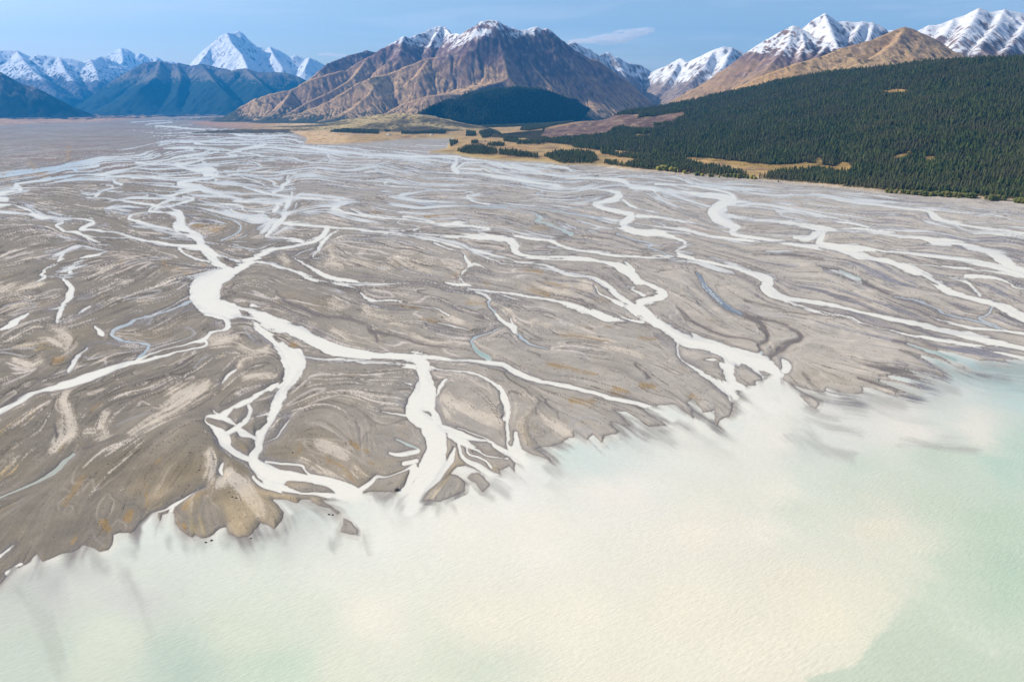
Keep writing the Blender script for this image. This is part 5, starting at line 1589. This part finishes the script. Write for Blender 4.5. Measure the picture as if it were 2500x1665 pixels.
for n, (a, b, sc, br) in enumerate(WILL):
    x, y = ground_at(a, b, 1.0)
    zw = float(surf_z(np.array([float(x)]), np.array([float(y)]))[0][0])
    t = empty('willow_tree', (float(x), float(y), zw - 0.2), rng.uniform(0, 6.28), sc * 2.2)
    if br: tag(t, 'rounded yellow green autumn willow at the foot of the pines', 'tree', 'yellow willows along the forest edge')
    else: tag(t, 'rounded dull green willow at the foot of the pines beside the gravel', 'tree', 'green willows along the forest edge')
    c_, l_, t_ = SHRUBS[n % 3]
    child('crown', l_ if br else c_, t); child('trunk', t_, t)
# bushes out on the river bed and along the bank
BUSH = [(1453,431,.55,1,'green and gold bush on a gravel island in the braided river'),(1459,431,.5,0,'darker bush on a gravel island in the braided river'),(1484,434,.25,1,'small golden bush alone between the river channels'),
        (1517,436,.3,0,'low dark bush alone between the river channels'),(1542,437,.22,1,'leftmost of three low rusty bushes on a gravel strip'),(1551,438,.25,1,'middle one of three low rusty bushes on a gravel strip'),(1561,438,.22,1,'rightmost of three low rusty bushes on a gravel strip'),
        (1420,468,.28,0,'dark clump on the gravel right of the blue pool stream'),(1959,411,1.6,0,'lone dark round tree on the golden field')]
for n, (a, b, sc, br, lb) in enumerate(BUSH):
    x, y = ground_at(a, b, 1.0)
    zz = surf_z(np.array([float(x)]), np.array([float(y)]))[0][0] if sc > 1 else 0.4
    t = empty('bush', (float(x), float(y), float(zz)), rng.uniform(0, 6.28), sc)
    tag(t, lb, 'bush')
    c_, l_, t_ = SHRUBS[n % 3]
    child('crown', l_ if br else c_, t); child('trunk', t_, t)
# ------------------------------------------------------------------ farm sheds on the flat
wallm = Nodes('painted_boards')
wallm.l(wallm.mix(wallm.noise(0.8), (0.62, 0.60, 0.56), (0.74, 0.72, 0.68)), wallm.b.inputs['Base Color'])
roofm = Nodes('white_iron_roof'); roofm.l(roofm.mix(roofm.noise(0.5), (0.66, 0.66, 0.66), (0.8, 0.8, 0.8)), roofm.b.inputs['Base Color'])
groofm = Nodes('green_iron_roof'); groofm.l(groofm.mix(groofm.noise(0.5), (0.16, 0.22, 0.16), (0.24, 0.3, 0.22)), groofm.b.inputs['Base Color'])
darkm = Nodes('dark_opening'); darkm.b.inputs['Base Color'].default_value = (0.03, 0.035, 0.04, 1)
def boxg(x0, x1, y0, y1, z0, z1):
    v = [(x, y, z) for z in (z0, z1) for y in (y0, y1) for x in (x0, x1)]
    f = [(0, 2, 3, 1), (4, 5, 7, 6), (0, 1, 5, 4), (2, 6, 7, 3), (0, 4, 6, 2), (1, 3, 7, 5)]
    return np.array(v, float), np.array(f)
def house(u, v, L, D, H, rz, roof, label):
    x, y = ground_at(u, v, 4.0)
    z = float(surf_z(np.array([float(x)]), np.array([float(y)]))[0][0])
    t = empty('farm_shed', (float(x), float(y), z - 0.2), rz); tag(t, label, 'building')
    w = np_mesh('wall', *boxg(-L/2, L/2, -D/2, D/2, 0, H), wallm.m, smooth=False, parent=t)
    rv = np.array([(-L/2-.6, -D/2-.6, H), (L/2+.6, -D/2-.6, H), (L/2+.6, D/2+.6, H), (-L/2-.6, D/2+.6, H), (-L/2-.6, 0, H+D*.3), (L/2+.6, 0, H+D*.3)])
    q = np_mesh('roof', rv, np.array([(0,1,5),(0,5,4),(2,3,4),(2,4,5),(0,4,3),(1,2,5),(0,3,2),(0,2,1)]), roof, smooth=False, parent=t)
    np_mesh('door', *boxg(-2, 2, -D/2-.08, -D/2+.02, 0, H*.8), darkm.m, smooth=False, parent=t)
    for s in (-1, 1):
        np_mesh('window', *boxg(s*L*.3-1.2, s*L*.3+1.2, -D/2-.06, -D/2+.02, H*.4, H*.75), darkm.m, smooth=False, parent=t)
house(950, 331, 38, 11, 5, 0.1, roofm.m, 'long white shed on the golden flat, the leftmost building')
house(1054, 331, 30, 11, 5, -0.1, roofm.m, 'white shed beside the round clump of pines, middle building')
house(1184, 347, 20, 10, 4, 0.3, groofm.m, 'small white house with green roof among the terraces')

# dark boulders and stranded logs out on the flats
stonem = Nodes('dark_stone'); stonem.l(stonem.mix(stonem.noise(1.5), (0.035, 0.028, 0.024), (0.09, 0.075, 0.06)), stonem.b.inputs['Base Color']); stonem.bump(stonem.noise(3), 0.1)
def rock_mesh(seed):
    import bmesh
    bm = bmesh.new(); bmesh.ops.create_icosphere(bm, subdivisions=2, radius=1.0)
    r = random.Random(seed); off = Vector((r.random() * 9, r.random() * 9, r.random() * 9))
    from mathutils import noise
    for v in bm.verts:
        v.co *= 1 + 0.35 * noise.noise(v.co * 1.3 + off); v.co.z *= 0.62
    me = bpy.data.meshes.new('boulder'); bm.to_mesh(me); bm.free(); me.materials.append(stonem.m)
    return me
rms = [rock_mesh(i) for i in range(3)]
ROCKS = [(803,1256,.6,'left one of two dark stones in the shallow water of the bay'),(812,1257,.6,'right one of two dark stones in the shallow water of the bay'),(516,1319,.7,'dark stone in the lake close below the rounded sand lobe'),(502,1324,.6,'dark stone in the lake left of another one below the sand lobe'),
         (612,1314,.5,'single dark stone in the lake off the curved spit'),(560,1205,.45,'small dark stone highest on the pale sand lobe'),(568,1218,.6,'dark stone in the middle of the pale sand lobe'),(577,1221,.6,'dark stone lowest on the pale sand lobe'),
         (486,1150,.6,'dark stone on the tan sand left of the pale lobe'),(968,1197,1.3,'brown mound in the shallows between the river mouths'),(714,1106,.6,'dark stump on the bar above the river fork'),(264,1134,.5,'dark stone on the wide grey bar at lower left')]
for n, (a, b, r_, lb) in enumerate(ROCKS):
    x, y = ground_at(a, b)
    zz = max(0.0, float(ground_z(np.array([float(x)]), np.array([float(y)]))[0]))
    o = bpy.data.objects.new('boulder', rms[n % 3]); scene.collection.objects.link(o)
    o.location = (float(x), float(y), zz + r_ * 0.2); o.scale = (r_ * 1.3, r_, r_); o.rotation_euler = (0, 0, n * 1.1)
    tag(o, lb, 'boulder')
# ------------------------------------------------------------------ thin wisps of cloud beyond the mountains
cm = bpy.data.materials.new('cloud_vapour'); cm.use_nodes = True
cm.node_tree.nodes.clear()
cv_ = cm.node_tree.nodes.new('ShaderNodeVolumePrincipled')
cv_.inputs['Color'].default_value = (1.0, 0.97, 0.95, 1); cv_.inputs['Density'].default_value = 0.0013
co_ = cm.node_tree.nodes.new('ShaderNodeOutputMaterial')
cm.node_tree.links.new(cv_.outputs[0], co_.inputs['Volume'])
def puff(u, v, hw, hh, D=42000.0, tilt=0.0):
    c = point_at(u, v, D); k = D / F
    th, ph = np.meshgrid(np.linspace(0, 2 * np.pi, 25)[:-1], np.linspace(0.06, np.pi - 0.06, 11))
    x = np.cos(th) * np.sin(ph); y = np.sin(th) * np.sin(ph); z = np.cos(ph)
    r = 1 + 0.75 * fbm(x * 2.5 + u, y * 2 + z * 4, 3)
    X = x * hw * k * r; Z = z * hh * k * r + tilt * X
    V_ = np.stack([c[0] + X, c[1] + y * 500 * r, c[2] + Z], -1).reshape(-1, 3)
    n = 24; F_ = []
    for i in range(10):
        for j in range(n):
            F_.append((i * n + j, i * n + (j + 1) % n, (i + 1) * n + (j + 1) % n, (i + 1) * n + j))
    b = len(V_); V_ = np.vstack([V_, V_[:n].mean(0), V_[-n:].mean(0)])
    for j in range(n):
        F_.append((b, (j + 1) % n, j, j)); F_.append((b + 1, 10 * n + j, 10 * n + (j + 1) % n, 10 * n + (j + 1) % n))
    return V_, F_
def cloud(name, puffs, label):
    import bmesh
    bm = bmesh.new()
    for p in puffs:
        V_, F_ = puff(*p)
        vs = [bm.verts.new(q) for q in V_]
        for f in F_:
            g = list(dict.fromkeys(f))
            bm.faces.new([vs[i] for i in g])
    bmesh.ops.recalc_face_normals(bm, faces=bm.faces)
    me = bpy.data.meshes.new(name); bm.to_mesh(me); bm.free(); me.materials.append(cm)
    o = bpy.data.objects.new(name, me); scene.collection.objects.link(o)
    tag(o, label, kind='structure')
cloud('cloud', [(1455, 99, 55, 7, 42000, .03), (1500, 95, 50, 11, 42600, .08), (1530, 86, 40, 13, 43200, .12), (1560, 79, 34, 8, 43800, .1), (1580, 75, 22, 4, 44300, .1), (1420, 100, 30, 3, 44900, .02)],
      'thin white wisp of cloud above the back valley')
cloud('cloud', [(800, 133, 26, 3, 42000, 0.0), (830, 136, 22, 2.5, 42800, 0.0)], 'faint low cloud right of the white peak')
# ------------------------------------------------------------------ haze: one closed box of even air around everything
hx0, hx1, hy0, hy1, hz0, hz1 = -30000, 26000, -1500, 37000, -60, 3750
hv = [(x, y, z) for z in (hz0, hz1) for y in (hy0, hy1) for x in (hx0, hx1)]
hf = [(0, 2, 3, 1), (4, 5, 7, 6), (0, 1, 5, 4), (2, 6, 7, 3), (0, 4, 6, 2), (1, 3, 7, 5)]
hm = bpy.data.materials.new('haze_air'); hm.use_nodes = True
hm.node_tree.nodes.clear()
hvol = hm.node_tree.nodes.new('ShaderNodeVolumePrincipled')
hvol.inputs['Color'].default_value = (0.03, 0.40, 1.0, 1)
hvol.inputs['Density'].default_value = 2.1e-5
hvol.inputs['Anisotropy'].default_value = 0.2
hout = hm.node_tree.nodes.new('ShaderNodeOutputMaterial')
hm.node_tree.links.new(hvol.outputs[0], hout.inputs['Volume'])
hz = np_mesh('haze', np.array(hv, float), np.array(hf), hm, smooth=False)
tag(hz, 'pale blue haze filling the valley air', kind='stuff')
